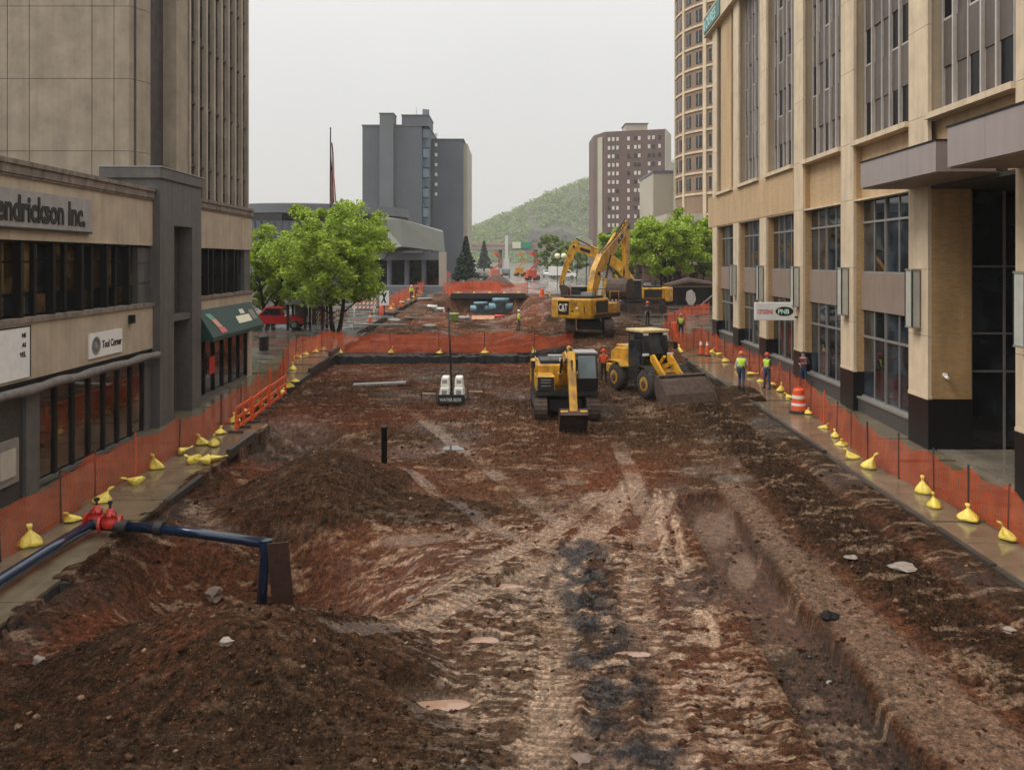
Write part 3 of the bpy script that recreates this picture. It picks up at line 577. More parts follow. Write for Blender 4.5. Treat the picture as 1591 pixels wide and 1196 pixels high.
        bx('soffit', (x0 + .06, y0 + .06, z0 - .06), (.2, y1 - .06, z0), M_panel, C)
    canopy(-1.75, 24.4, 30.1, 9.42, 10.3, 'entrance_canopy'); canopy(-1.95, 13.5, 23.3, 9.42, 10.5, 'entrance_canopy')
    # wall lanterns
    M_lant = mat('frosted_lantern', (.45, .45, .40), .35, var=.12, streak=.15)
    for k in range(0, 6):
        yc = E0 + S * k - .75
        La = bx('wall_lantern', (-.32, yc - .26, 4.5), (-.06, yc + .26, 6.45), M_lant, B)
        for z in (4.44, 6.45): bx('lantern_cap', (-.34, yc - .28, z), (-.04, yc + .28, z + .06), M_alu, La)
        bx('bracket', (-.06, yc - .1, 5.2), (.0, yc + .1, 5.8), M_darkalu, La)
        for s in (-.27, .25): bx('lantern_edge', (-.345, yc + s, 4.5), (-.30, yc + s + .025, 6.45), M_darkalu, La)
    MB().cyl((.55, 28.6, 2.85), (.55, 28.4, 2.80), .06, .05, 10).obj('security_camera', M_white, B)
    bx('door_camera_mount', (.5, 28.55, 2.85), (.6, 28.7, 2.95), M_white, B)
right_building()
def blade_sign():
    e = empty('hanging_sign', (13.75, 43.0, 0), 0, 'white blade sign with red lettering and a black oval, projecting from the brick building', 'sign')
    x0, x1 = -1.28, .75
    bx('board', (x0, -.09, 3.74), (x1, .09, 4.66), M_white, e, .02)
    text('CITIZENS', .30, mat('sign_red', (.62, .10, .05), .5, var=0), e, frameM((x0 + .12, -.095, 4.08), (1, 0, 0), (0, 0, 1)), ext=.004, bold=.008, sx=.62)
    O = MB().add([(0, 0, 0)] + [(.46 * math.cos(2 * math.pi * i / 32), 0, .24 * math.sin(2 * math.pi * i / 32)) for i in range(32)], [(0, 1 + i, 1 + (i + 1) % 32) for i in range(32)]).obj('oval', M_ink, e, loc=(.22, -.1, 4.2))
    text('PNB', .33, mat('sign_pale_green', (.6, .85, .7), .5, var=0), e, frameM((-.12, -.105, 4.08), (1, 0, 0), (0, 0, 1)), ext=.003, bold=.01, sx=.95)
    for z in (3.9, 4.5): bx('bracket', (x1, -.03, z - .04), (1.0, .03, z + .04), M_darkalu, e)
blade_sign()

# ------------------------------------------------------------------ left: low commercial building
def left_building():
    A = math.atan(.02)
    B = empty('commercial_building', (-13.14, 0, 0), A, 'low cream and grey commercial building with ribbon windows and green awning, left', 'building')
    X = lambda d: -d                                      # depth into the building
    def b(nm, d0, d1, y0, y1, z0, z1, m, p=B, bev=0): return bx(nm, (-d1, y0, z0), (-d0, y1, z1), m, p, bev)
    E = 45.2
    b('wall', .45, 14, 6, E, -1, 9.2, M_darkstone)
    P0, P1 = 32.1, 36.6                                   # the grey pier
    b('wall', .0, .45, 6, P0, 7.37, 9.1, M_lcream); b('wall', .0, .45, P1, E, 7.37, 9.1, M_lcream)
    b('wall', .0, .45, 6, P0, 3.45, 5.18, M_lcream); b('wall', .0, .45, P1, E, 4.55, 5.18, M_lcream)
    for (a, e) in ((6, P0), (P1, E)):
        b('string_course', -.06, .5, a, e, 9.1, 9.16, M_coping)
        n = int((e - a) / 3); w = (e - a) / n
        for i in range(n): b('coping_stone', -.09, .8, a + i * w + .008, a + (i + 1) * w - .008, 9.17, 9.42, M_coping); b('coping_stone', -.14, .85, a + i * w + .02, a + (i + 1) * w - .02, 9.425, 9.56, M_coping)
        b('sill', -.07, .45, a, e, 5.06, 5.2, M_coping)
    # ribbon windows of the upper floor
    def ribbon(a, e, z0, z1, w, bars, gm, end=.9):
        W = b('window', .32, .44, a, e - end, z0, z1, M_darkalu)
        n = int(round((e - end - a) / w)); w = (e - end - a) / n
        for i in range(n):
            y = a + i * w; q = [z0 + .05] + [z0 + (z1 - z0) * t for t in bars] + [z1 - .05]
            for p0, p1 in zip(q[:-1], q[1:]): b('pane', .29, .32, y + .06, y + w - .06, p0 + .03, p1 - .03, gm[(i * 2 + (p0 > z0 + .1)) % len(gm)], W)
            b('mullion', .16 if i % 2 else .05, .33, y - .07, y + .07, z0, z1, M_darkalu, W)
            if i % 2 == 0: b('mullion', .1, .33, y + .09, y + .15, z0, z1, M_darkalu, W)
        b('pier_panel', .12, .45, e - end, e, z0, z1, M_granite)
        for t in (z0 + .75, z0 + 1.5): b('joint_bead', .105, .13, e - end, e, t, t + .03, M_darkstone)
    gm = [M_glassi, M_glass, M_glass, M_glassi, M_glassb, M_glassi]
    ribbon(6.2, P0, 5.2, 7.37, .85, (.3, .72), gm, 1.05); ribbon(P1, E, 5.2, 7.37, .95, (.45,), [M_glass, M_glassb], 1.0)
    b('head_beam', .1, .45, 6, P0, 7.3, 7.37, M_darkalu)
    # the pier with its cap and two slots
    Pz = [(-1, 4.35), (4.35, 4.55), (4.55, 8.2), (8.2, 9.95)]
    for (y0, y1) in ((P0, 33.5), (35.5, P1)): b('pier', -.28, 1.5, y0, y1, -1, 9.95, M_granite)
    b('pier', -.277, 1.5, 33.5, 35.5, 8.2, 9.947, M_granite); b('lintel', -.2, 1.5, 33.5, 35.5, 4.35, 4.6, M_granite)
    b('slot_panel', .25, .45, 33.5, 35.5, 4.6, 8.2, M_darkstone); b('slot_panel', .5, .7, 33.5, 35.5, -1, 4.35, M_glass)
    b('slot_frame', -.05, .3, 33.62, 33.7, 4.6, 8.2, M_granite)
    C = b('pier_cap', -.36, 2.0, P0 - .12, P1 + .12, 9.95, 10.38, M_granite, bev=.03); b('cap_flashing', -.39, 2.02, P0 - .14, P1 + .14, 10.38, 10.42, M_alu, C)
    # ground floor
    b('window_head', .02, .45, 6, P0, 3.3, 3.45, M_darkalu)
    aw = MB(); yy = 6.0; path = []
    while yy <= P0 - .1: path.append((.22 + .02 * math.sin(yy * 3), yy, 3.22 + .02 * math.sin(yy * 2.1))); yy += .5
    aw.tube([(p[0], p[1], p[2]) for p in path], [.14 + .015 * math.sin(i * 1.7) for i in range(len(path))], 10); aw.obj('rolled_awning', mat('dirty_canvas', (.16, .14, .125), .9, var=.35, scale=4), B, True)
    b('pier_panel', -.05, .45, 23.35, 24.05, -1, 3.3, M_granite)
    W = b('shop_window', .12, .3, 24.05, 31.3, .45, 3.3, M_darkalu)
    n = 7; w = (31.3 - 24.05) / n
    for i in range(n): b('pane', .085, .12, 24.05 + i * w + .09, 24.05 + (i + 1) * w - .09, .52, 3.1, M_glassw, W); b('mullion', .02, .13, 24.05 + (i + 1) * w - .08, 24.05 + (i + 1) * w + .08, .45, 3.3, M_darkalu, W)
    b('sill', -.03, .3, 24.05, 31.3, .33, .45, M_granite); b('plinth', .05, .45, 24.05, P0, -1, .33, M_granite); b('pier_panel', .03, .45, 31.3, P0, .33, 3.3, M_granite)
    b('dark_stone_wall', .05, .45, 6, 23.35, -1, 3.3, M_darkstone)
    Nb = b('night_safe', -.05, .06, 21.9, 23.0, .75, 1.95, mat('safe_grey', (.22, .2, .18), .5, var=.2), B); b('safe_face', -.08, -.05, 22.1, 22.8, .95, 1.7, mat('safe_face', (.42, .38, .32), .5, var=.15), Nb)
    # far shop with the awning
    W = b('shop_window', .12, .3, P1, E - .9, .75, 3.2, M_darkalu); n = 6; w = (E - .9 - P1) / n
    for i in range(n): b('pane', .085, .12, P1 + i * w + .09, P1 + (i + 1) * w - .09, .82, 3.1, M_glass if i % 2 else M_glassb, W); b('mullion', .0, .13, P1 + (i + 1) * w - .08, P1 + (i + 1) * w + .08, .75, 3.2, M_darkalu, W)
    b('plinth', .0, .45, P1, E - .9, -1, .75, M_granite); b('pier_panel', .0, .45, E - .9, E, -1, 4.55, M_lcream); b('window_head', .02, .45, P1, E - .9, 3.2, 4.55, M_granite)
    n_sign = MB().box((.09, 38.2, 1.6), (.1, 38.9, 2.4))
    n_sign.obj('window_poster', M_red, B)
    Aw = MB().prism([(0, 4.6), (.72, 3.4), (.72, 3.22), (.0, 3.22)], 'y', P1 + .25, E - .35).obj('awning', M_green, B)
    e0 = Vector((0, 0, 4.6)); e1 = Vector((.72, 0, 3.4)); dn = (e1 - e0).normalized(); nn = Vector((-dn.z, 0, dn.x)); nn = nn if nn.z > 0 else -nn
    def patch(nm, y0, y1, t0, t1, m, sk=0):
        q = [e0 + (e1 - e0) * t for t in (t0, t1)]; P = []
        for k in (.008, .02): P += [q[0] + nn * k + Vector((0, y0, 0)), q[0] + nn * k + Vector((0, y1, 0)), q[1] + nn * k + Vector((0, y1 + sk, 0)), q[1] + nn * k + Vector((0, y0 + sk, 0))]
        MB().add(P, [(0,1,2,3),(4,5,6,7),(0,1,5,4),(1,2,6,5),(2,3,7,6),(3,0,4,7)]).obj(nm, m, Aw)
    patch('awning_sign', 37.4, 38.1, .18, .38, mat('mint_sign', (.10, .30, .2), .5, var=.2), .3); patch('awning_sign', 37.8, 38.4, .39, .72, mat('pink_sign', (.55, .25, .18), .5, var=.2), .35); patch('awning_sign', 38.1, 38.9, .73, .92, mat('rose_sign', (.6, .1, .1), .5, var=.2), .1)
    patch('awning_sign', 41.2, 43.4, .46, .74, mat('cream_sign', (.7, .66, .48), .5, var=.1)); patch('awning_sign', 42.2, 42.9, .22, .40, mat('pale_sign', (.6, .6, .5), .5, var=.2)); patch('awning_sign', 43.6, 44.4, .3, .7, mat('brown_sign', (.2, .16, .1), .5, var=.4))
    # signs
    S = b('name_board', -.10, -.01, 9.0, 27.05, 7.72, 8.75, M_greyplate); b('board_edge', -.12, -.005, 9.0, 27.05, 7.66, 7.72, M_ink, S)
    text('Hendrickson Inc.', 1.0, M_ink, S, frameM((.105, 21.28, 7.9), (0, 1, 0), (0, 0, 1)), ext=.02, bold=.028, sx=.775)
    S = b('shop_sign', -.06, -.005, 27.0, 29.35, 3.62, 4.42, M_white)
    text('Tool Corner', .34, M_ink, S, frameM((.065, 27.85, 3.9), (0, 1, 0), (0, 0, 1)), ext=.004, bold=.012, sx=.8)
    ring = MB(); ring.lathe([(.30, 0), (.30, .012), (.25, .012), (.25, 0)], 24); o = ring.obj('round_emblem', mat('emblem_grey', (.25, .25, .24), .5, var=.1), S, loc=(.062, 27.42, 4.02), rot=(0, R(90), 0))
    MB().cyl((.062, 27.42, 4.02), (.072, 27.42, 4.02), .11, .11, 12).obj('round_emblem', mat('emblem_grey', (.25, .25, .24)), S)
    S = b('wall_sign', -.07, -.005, 20.6, 23.55, 3.55, 5.0, M_white); b('sign_edge', -.075, -.068, 20.6, 23.55, 4.95, 5.0, M_ink, S); b('sign_edge', -.075, -.068, 23.5, 23.55, 3.55, 4.95, M_ink, S)
    for i, (tx, sz) in enumerate((('NE', .16), ('AS', .17), ('VEL', .19))): text(tx, sz, M_ink, S, frameM((.078, 23.3, 4.68 - .27 * i), (0, 1, 0), (0, 0, 1)), ext=.003, bold=.006, align='RIGHT')
    L_ = b('wall_lamp', -.16, -.005, 29.95, 30.2, 4.55, 4.85, M_darkalu)
left_building()

def left_tower():
    T = empty('concrete_tower', (0, 0, 0), 0, 'tall brown concrete tower with vertical fins rising behind the low shops', 'building')
    y0, xr, top = 35.0, -15.6, 34
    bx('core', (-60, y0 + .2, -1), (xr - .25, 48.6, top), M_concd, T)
    # panels of the wall facing the camera, joints open
    xs = [xr - 1.05]
    for w in [.95, 2.7, .95, 2.7] * 6: xs.append(xs[-1] - w * .97)
    lv = [7.0 + 3.03 * i + 1.35 for i in range(-1, 9)]
    for i, (a, b_) in enumerate(zip(xs[1:], xs[:-1])):
        for z0, z1 in zip(lv[:-1], lv[1:]): bx('concrete_panel', (a + .014, y0 + rnd.uniform(-.006, .006), z0 + .010), (b_ - .014, y0 + .22, z1 - .010), M_conc, T)
    for z0, z1 in zip(lv[:-1], lv[1:]):
        MB().prism([(xs[0] + .012, y0), (xr - .42, y0), (xr, y0 + .75), (xr, y0 + 1.1), (xs[0] + .012, y0 + .3)], 'z', z0 + .01, z1 - .01).obj('corner_panel', M_conc, T)
    # dark recess, broad pier, then fins towards the street
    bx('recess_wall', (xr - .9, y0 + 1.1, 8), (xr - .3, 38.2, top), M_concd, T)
    fy = [39.7 + 1.09 * i for i in range(9)]
    bx('pier', (xr - .3, 38.0, 8), (xr + .36, 39.3, top), M_conc, T)
    bx('window_wall', (xr - .35, 39.3, 8), (xr + .12, 48.6, top), mat('bronze_wall', (.055, .042, .034), .5, var=.3), T)
    fm = MB().box((xr + .1, -.10, 8), (xr + .34, .10, top)).mesh('fin', mat('fin_concrete', (.40, .34, .27), .8, var=.2, scale=1.2, streak=.3))
    for y in fy: piece('fin', fm, T, (0, y, 0))
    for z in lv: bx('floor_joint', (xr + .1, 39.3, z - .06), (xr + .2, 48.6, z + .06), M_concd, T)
    gm = MB().box((xr + .12, -.38, 0), (xr + .15, .38, 1.5)).mesh('window', M_glass)
    for y in fy[:-1]:
        for z in lv[:-1]: piece('window', gm, T, (0, y + .545, z + .5))
left_tower()

# ------------------------------------------------------------------ far buildings
M_gbrick = mat('grey_brick', (.105, .115, .13), .8, var=.1, scale=.15, streak=.08)
M_gbrick2 = mat('lighter_grey_brick', (.135, .145, .155), .8, var=.1, scale=.15)
M_bbrick = mat('plum_brick', (.135, .085, .072), .8, var=.12, scale=.2)
M_bcream = mat('pale_panel', (.40, .36, .29), .7, var=.12, scale=.15)
M_pane = mat('pale_window', (.62, .58, .52), .3, var=.25, scale=.4)
M_metal = mat('standing_seam_metal', (.16, .165, .14), .45, .2, var=.15, scale=.2)
M_slate = mat('dark_cladding', (.13, .13, .15), .6, var=.15, scale=.3, streak=.1)
def pz(y, Y): return CAMH - (y - HY) / F * Y
def pxx(x, Y): return (x - HX) / F * Y
def grey_towers():
    Y = 230.0; e = empty('apartment_tower', (0, Y, 0), 0, 'twin-block grey brick tower with a rooftop penthouse and stair shaft', 'building')
    X = lambda x: pxx(x, Y); Z = lambda y: pz(y, Y)
    bx('wall', (X(563), 0, 0), (X(655), 26, Z(196)), M_gbrick, e); bx('wall', (X(655), 3, 0), (X(665), 26, Z(196)), M_gbrick, e)
    bx('parapet', (X(563) - .2, -.2, Z(196)), (X(665) + .2, 26, Z(194)), M_slate, e)
    bx('stair_shaft', (X(591), -1.4, 0), (X(612), 5, Z(178)), M_gbrick2, e); bx('penthouse', (X(624), .3, Z(196)), (X(665.5), 14, Z(179)), M_gbrick, e)
    bx('penthouse_roof', (X(624) - .2, .1, Z(179)), (X(665.5) + .2, 14, Z(178)), M_slate, e); bx('shaft_cap', (X(591) - .2, -1.6, Z(178)), (X(612) + .2, 5, Z(177)), M_slate, e)
    bx('wall', (X(666), 10, 0), (X(716), 40, Z(209)), M_gbrick, e); bx('parapet', (X(666) - .2, 9.8, Z(209)), (X(716) + .3, 40, Z(207.5)), M_slate, e)
    bx('side_strip', (X(716), 12, 0), (X(716) + 1.2, 38, Z(214)), M_bcream, e)
    pm = MB().box((-1.0, -.3, 0), (.9, .1, 2.4)).mesh('pane', mat('bluish_stair_glass', (.16, .22, .27), .15, var=.3, scale=.3))
    for i in range(12): piece('pane', pm, e, (X(660), 2.9, Z(352) + i * 2.75), (0, 0, R(30 if i % 2 else -10)))
    for i in range(7): MB().box((-.35, -.2, 0), (.35, .1, .9)).obj('stair_lamp', M_white, e, loc=(X(672.5), 9.9, Z(300) + i * 2.82))
    MB().cyl((X(643), 6, Z(179)), (X(643), 6, Z(160)), .09, .04, 6).obj('antenna', M_slate, e)
grey_towers()
def plum_tower():
    Y = 283.0; e = empty('apartment_tower', (0, Y, 0), 0, 'plum brick apartment tower with rows of pale windows in front of the hill', 'building')
    X = lambda x: pxx(x, Y); Z = lambda y: pz(y, Y)
    MB().prism([(X(940), 0), (X(1028), -6), (X(1048), 8), (X(1048), 22), (X(926), 26), (X(926), 9)], 'z', 0, Z(205)).obj('wall', M_bbrick, e)
    bx('penthouse', (X(975), 4, Z(205)), (X(1009), 14, Z(190)), M_bcream, e); bx('penthouse_roof', (X(975) - .3, 3.7, Z(190)), (X(1009) + .3, 14, Z(188.5)), M_slate, e)
    MB().prism([(X(931), 4.6), (X(937), 1.5), (X(937) - .1, 1.2), (X(931) - .1, 4.3)], 'z', 0, Z(212)).obj('corner_strip', M_bcream, e)
    MB().prism([(X(1028) + .1, -6.3), (X(1049) + .2, 8), (X(1049), 8.2), (X(1028), -5.9)], 'z', 0, Z(204)).obj('end_panel', M_bcream, e)
    cols = [x / 3.98 + 720 for x in (900, 925, 950, 1015, 1055, 1078, 1135, 1160, 1195)]
    wm = MB().box((-.40, -.15, 0), (.40, .1, 1.25)).mesh('window', M_pane); wd = MB().box((-.40, -.15, 0), (.40, .1, 1.25)).mesh('window', M_glass); a = math.atan2(-6, X(1028) - X(940))
    for r_ in range(13):
        for c in cols:
            t = (c - 940) / 88; y = -6 * t - .02
            piece('window', wm if rnd.random() < .72 else wd, e, (X(c), y, Z(180 + 145 / 3.98 + r_ * 13.3) - .8), (0, 0, a))
            if False: pass
plum_tower()
def round_tower():
    Y, Rr = 125.0, 12.0; cx = .197 * Y + Rr + .1
    e = empty('round_tower', (cx, Y, 0), 0, 'round brick apartment tower with cream bands behind the office building', 'building')
    MB().cyl((0, 0, 0), (0, 0, 56), Rr, Rr, 64).obj('wall', mat('tower_brown_brick', (.23, .155, .105), .8, var=.15, scale=.3), e)
    fh = 2.98
    for i in range(18):
        z = 4.2 + fh * i; MB().lathe([(Rr, 0), (Rr + .16, 0), (Rr + .16, .3), (Rr, .3)], 64, (0, 0, z)).obj('floor_band', M_cream, e)
    pm = MB().box((Rr - .1, -.28, 0), (Rr + .24, .28, 56)).mesh('pier', M_cream); wm = MB().box((Rr - .1, -.55, 0), (Rr + .05, .55, 1.7)).mesh('window', M_glass); wf = MB().box((Rr, -.05, 0), (Rr + .09, .05, 1.7)).mesh('window_bar', M_alu)
    for k in range(9):
        a = R(150 + 22.5 * k); piece('pier', pm, e, (0, 0, 0), (0, 0, a))
        for s in (-5.5, 5.5):
            for i in range(4, 17): b = piece('window', wm, e, (0, 0, 4.2 + fh * i + .75), (0, 0, a + R(11.25 + s))); piece('window_bar', wf, b)
    bx('podium', (-Rr - 2.8, -7, 0), (Rr + 8, 2, 4.2 + fh * 3 - .4), mat('podium_brown', (.20, .14, .11), .8, var=.25, scale=.3), e); bx('podium_cornice', (-Rr - 3.0, -7.3, 11.8), (Rr + 8, 2, 13.4), M_bcream, e)
    bx('side_block', (-Rr - 2.6, 6, 0), (-Rr + .5, 20, 20.5), M_bcream, e); bx('side_block_band', (-Rr - 2.7, 5.9, 20.5), (-Rr + .5, 20, 20.9), M_slate, e)
round_tower()
def arena():
    Y = 150.0; cx = pxx(440, Y); e = empty('arena', (cx, Y + 18, 0), 0, 'low round grey arena with a shallow roof, left behind the street tree', 'building')
    zt = pz(314, Y)
    MB().lathe([(19.2, 0), (19.2, zt - 3.4)], 72).obj('wall', M_slate, e); MB().lathe([(18.6, 0), (18.6, 1.3)], 72, (0, 0, zt - 3.4)).obj('clerestory', M_glass, e)
    MB().lathe([(18.9, 0), (20.2, .1), (20.2, 1.7), (14, 2.25), (.1, 2.6)], 72, (0, 0, zt - 2.1)).obj('roof', M_gbrick2, e)
    rb = MB().box((19.1, -.12, 0), (19.45, .12, zt - 3.4)).mesh('rib', M_gbrick)
    for k in range(48): piece('rib', rb, e, (0, 0, 0), (0, 0, R(180 + 3.75 * k)))
arena()
def metal_hall():
    Y = 128.0; e = empty('exhibition_hall', (0, Y, 0), 0, 'faceted metal-clad hall with a dark recessed entrance beside the grey tower', 'building')
    X = lambda x: pxx(x, Y); Z = lambda y: pz(y, Y)
    # faceted upper volume leaning out over the entrance
    XX = lambda x, d, y: (pxx(x, Y + d), d, pz(y, Y + d))
    V = [XX(*q) for q in ((588, 10, 340), (622, -2, 340), (689, 9, 361), (687, 30, 358), (575, 34, 336), (572, 6, 392), (624, -4, 383), (691, 7, 391), (689, 30, 389), (570, 34, 388))]
    V_ = [(X(585), 10, Z(340)), (X(622), -2, Z(340)), (X(688), 9, Z(360)), (X(688), 30, Z(356)), (X(560), 34, Z(332)),
         (X(570), 6, Z(392)), (X(624), -4, Z(383)), (X(690), 7, Z(391)), (X(690), 30, Z(386)), (X(560), 34, Z(386))]
    MB().add(V, [(0,1,2,3,4),(9,8,7,6,5),(0,5,6,1),(1,6,7,2),(2,7,8,3),(3,8,9,4),(4,9,5,0)]).obj('metal_roof', M_metal, e)
    bx('soffit_band', (X(560), 2.5, Z(404)), (X(682), 12, Z(392.5)), M_gbrick2, e); bx('entrance_glass', (X(560), 6, 0), (X(684), 12, Z(404)), M_glass, e)
    for x in (600, 628, 655): MB().cyl((X(x), 3.5, 0), (X(x), 3.5, Z(404)), .4, .4, 10).obj('column', M_slate, e)
    bx('end_pier', (X(680), 2, 0), (X(689), 6, Z(391)), M_bcream, e); bx('step', (X(575), -3, 0), (X(690), 2.5, 3.0), M_gbrick2, e)
metal_hall()
def backdrop_block():
    e = empty('brick_wall_building', (0, 108, 0), 0, 'low dark brown brick building behind the tree on the right', 'building')
    bx('wall', (pxx(1000, 108), 0, 0), (40, 10, pz(412, 108)), mat('dark_brown_brick', (.14, .085, .065), .8, var=.3, scale=.6), e); bx('coping', (pxx(1000, 108) - .2, -.2, pz(412, 108)), (40, 10, pz(409, 108)), M_bcream, e)
    for x in (1035, 1052, 1078): bx('window', (pxx(x, 108) - .5, -.05, 4.2), (pxx(x, 108) + .5, .1, 5.4), M_glass, e)
backdrop_block()
def overpass():
    Y = 420.0; e = empty('overpass', (0, Y, 0), 0, 'highway overpass with road signs crossing in front of the wooded hill', 'bridge')
    bx('deck', (-30, 0, pz(388, Y)), (90, 14, pz(381, Y)), mat('bridge_concrete', (.30, .26, .23), .8, var=.15, scale=.1), e); bx('parapet', (-30, -.3, pz(381, Y)), (90, .3, pz(377.5, Y)), mat('bridge_tan', (.40, .27, .19), .8, var=.2, scale=.1), e)
    for x in (-24, -6, 12, 30, 48): bx('pier', (x - 1, 3, 0), (x + 1, 11, pz(388, Y)), M_slate, e)
    for x0, x1, m in ((796, 809, mat('pale_sign_board', (.6, .62, .45), .5, var=.1)), (810, 826, mat('road_sign_green', (.02, .22, .14), .5, var=.1))): bx('road_sign', (pxx(x0, Y), -1, pz(386, Y)), (pxx(x1, Y), -.6, pz(376, Y)), m, e)
    bx('abutment', (-34, 1, 0), (-26, 20, pz(388, Y)), M_slate, e)
overpass()

# ------------------------------------------------------------------ hill, trees
def leaf_mat(name, c, tr=.35, var=.45):
    m = bpy.data.materials.new(name); m.use_nodes = True; t = m.node_tree; b = t.nodes['Principled BSDF']; l = t.links.new
    geo = t.nodes.new('ShaderNodeNewGeometry'); n = t.nodes.new('ShaderNodeTexNoise'); n.inputs['Scale'].default_value = 1.1; n.inputs['Detail'].default_value = 4; l(geo.outputs['Position'], n.inputs['Vector'])
    mr_ = t.nodes.new('ShaderNodeMapRange'); mr_.inputs[1].default_value = .3; mr_.inputs[2].default_value = .7; mr_.inputs[3].default_value = 1 - var; mr_.inputs[4].default_value = 1 + var; l(n.outputs[0], mr_.inputs[0])
    rr = t.nodes.new('ShaderNodeMapRange'); rr.inputs[3].default_value = .7; rr.inputs[4].default_value = 1.35; l(geo.outputs['Random Per Island'], rr.inputs[0])
    mu = t.nodes.new('ShaderNodeMath'); mu.operation = 'MULTIPLY'; l(mr_.outputs[0], mu.inputs[0]); l(rr.outputs[0], mu.inputs[1])
    x = t.nodes.new('ShaderNodeMixRGB'); x.blend_type = 'MULTIPLY'; x.inputs[0].default_value = 1; x.inputs[1].default_value = (*c, 1); l(mu.outputs[0], x.inputs[2])
    l(x.outputs[0], b.inputs['Base Color']); b.inputs['Roughness'].default_value = .55
    tl = t.nodes.new('ShaderNodeBsdfTranslucent'); l(x.outputs[0], tl.inputs[0]); mx = t.nodes.new('ShaderNodeMixShader'); mx.inputs[0].default_value = tr
    l(b.outputs[0], mx.inputs[1]); l(tl.outputs[0], mx.inputs[2]); l(mx.outputs[0], t.nodes['Material Output'].inputs[0]); MATS[name] = m; return m
M_leaf = leaf_mat('spring_leaves', (.31, .42, .042)); M_leaf2 = leaf_mat('olive_leaves', (.21, .28, .05)); M_leafd = leaf_mat('conifer_needles', (.025, .05, .025), .15); M_leafh = leaf_mat('hill_leaves', (.19, .26, .06), .3, .35)
def leaves(name, m, cent, rad, per, size, r, parent=None):
    C = np.repeat(cent, per, 0); Rd = np.repeat(rad, per, 0); n = len(C)
    d = r.normal(0, 1, (n, 3)); d /= np.linalg.norm(d, axis=1)[:, None]; P = C + d * (Rd[:, None] * r.rand(n, 1) ** .45) * np.array([1, 1, .75])
    a = r.normal(0, 1, (n, 3)); a[:, 2] *= .6; a /= np.linalg.norm(a, axis=1)[:, None]; b = np.cross(a, r.normal(0, 1, (n, 3))); b /= np.linalg.norm(b, axis=1)[:, None] + 1e-9
    s = size * r.uniform(.6, 1.35, (n, 1)); V = np.stack([P - a * s, P + b * s * .55, P + a * s, P - b * s * .55], 1).reshape(-1, 3)
    me = bpy.data.meshes.new(name); me.vertices.add(n * 4); me.vertices.foreach_set('co', V.astype(np.float32).ravel()); me.loops.add(n * 4); me.loops.foreach_set('vertex_index', np.arange(n * 4, dtype=np.int32)); me.polygons.add(n)
    me.polygons.foreach_set('loop_start', np.arange(0, n * 4, 4, dtype=np.int32)); me.polygons.foreach_set('loop_total', np.full(n, 4, np.int32)); me.update(calc_edges=True); me.materials.append(m)
    return piece(name, me, parent)
def tree(x, y, z, h, cw, label, seed, m=None, trunk_h=2.6, stems=2, leaf=.15, per=170, nclump=95, group='street trees', lean=0):
    e = empty('street_tree', (x, y, z), 0, label, 'tree', group); r = np.random.RandomState(seed); q = random.Random(seed)
    cz = trunk_h + (h - trunk_h) * .48; rz = (h - trunk_h) * .56; tr = MB(); br = MB(); tips = []
    for s in range(stems):
        a = 2 * math.pi * s / stems + .4; bx0 = .18 * math.cos(a) * (stems > 1); p = Vector((bx0, .18 * math.sin(a), -.2)); top = Vector((bx0 * 3 + math.cos(a) * .8 + lean, math.sin(a) * .8, h * .72))
        path = [p.lerp(top, t) + Vector((q.uniform(-.08, .08), q.uniform(-.08, .08), 0)) * (t > 0) for t in (0, .15, .3, .5, .75, 1)]; tr.tube(path, [.2, .17, .15, .11, .07, .03], 9)
        for k in range(9):
            t = .22 + .08 * k; st = p.lerp(top, t); aa = a + k * 2.4 + q.uniform(-.4, .4); L_ = cw * (.20 + .12 * q.random()) * (1 - .35 * max(0, t - .5)); en = st + Vector((math.cos(aa) * L_, math.sin(aa) * L_, L_ * q.uniform(.25, .8)))
            mid = st.lerp(en, .5) + Vector((0, 0, .3)); br.tube([st, mid, en], [.075, .05, .02], 6); tips += [en, mid.lerp(en, .5)]
            for j in range(3): e2 = mid.lerp(en, .3 + .3 * j); e3 = e2 + Vector((q.uniform(-1, 1), q.uniform(-1, 1), q.uniform(.1, .9))) * L_ * .4; br.tube([e2, e3], [.03, .012], 5); tips.append(e3)
    tk = tr.obj('trunk', M_bark, e, True); br.obj('limb', M_bark, tk, True)
    C = []
    while len(C) < nclump:
        d = r.normal(0, 1, 3); d /= np.linalg.norm(d); u = r.rand() ** .4; p = d * u * np.array([cw / 2 * .9, cw / 2 * .9, rz]); p[2] += cz
        bul = 1 + .18 * math.sin(3 * math.atan2(d[1], d[0]) + seed) + .12 * math.sin(5 * d[2] + 2 * d[0] * 3)
        p[:2] *= bul
        if p[2] < trunk_h - .3 + .25 * abs(r.normal()): continue
        C.append(p)
    C = np.array(C); rad = r.uniform(.45, 1.05, len(C)) * cw / 11
    leaves('crown', m or M_leaf, C, rad, per, leaf, r, e); return e
TX = lambda x, Y: (x - HX) / F * Y
tree(TX(522, 66), 66, gz(66), 10.2, 10.4, 'bright green two-stemmed street tree in front of the arena', 5, stems=2, nclump=190, per=190, trunk_h=2.4, leaf=.14)
tree(TX(420, 72), 72, gz(72), 8.2, 8.0, 'smaller green tree at the corner of the low shops, above the red pickup', 8, stems=2, nclump=120, per=170, trunk_h=1.5, leaf=.14)
tree(TX(1034, 98), 98, gz(98), 11.0, 11.8, 'green street tree behind the dark dumpster on the right', 13, stems=3, nclump=140, per=150, trunk_h=3.6, leaf=.2)
tree(TX(965, 112), 112, gz(112), 9.0, 8.5, 'green tree behind the raised excavator boom', 14, stems=2, nclump=80, per=130, trunk_h=2.5, leaf=.2, m=M_leaf)
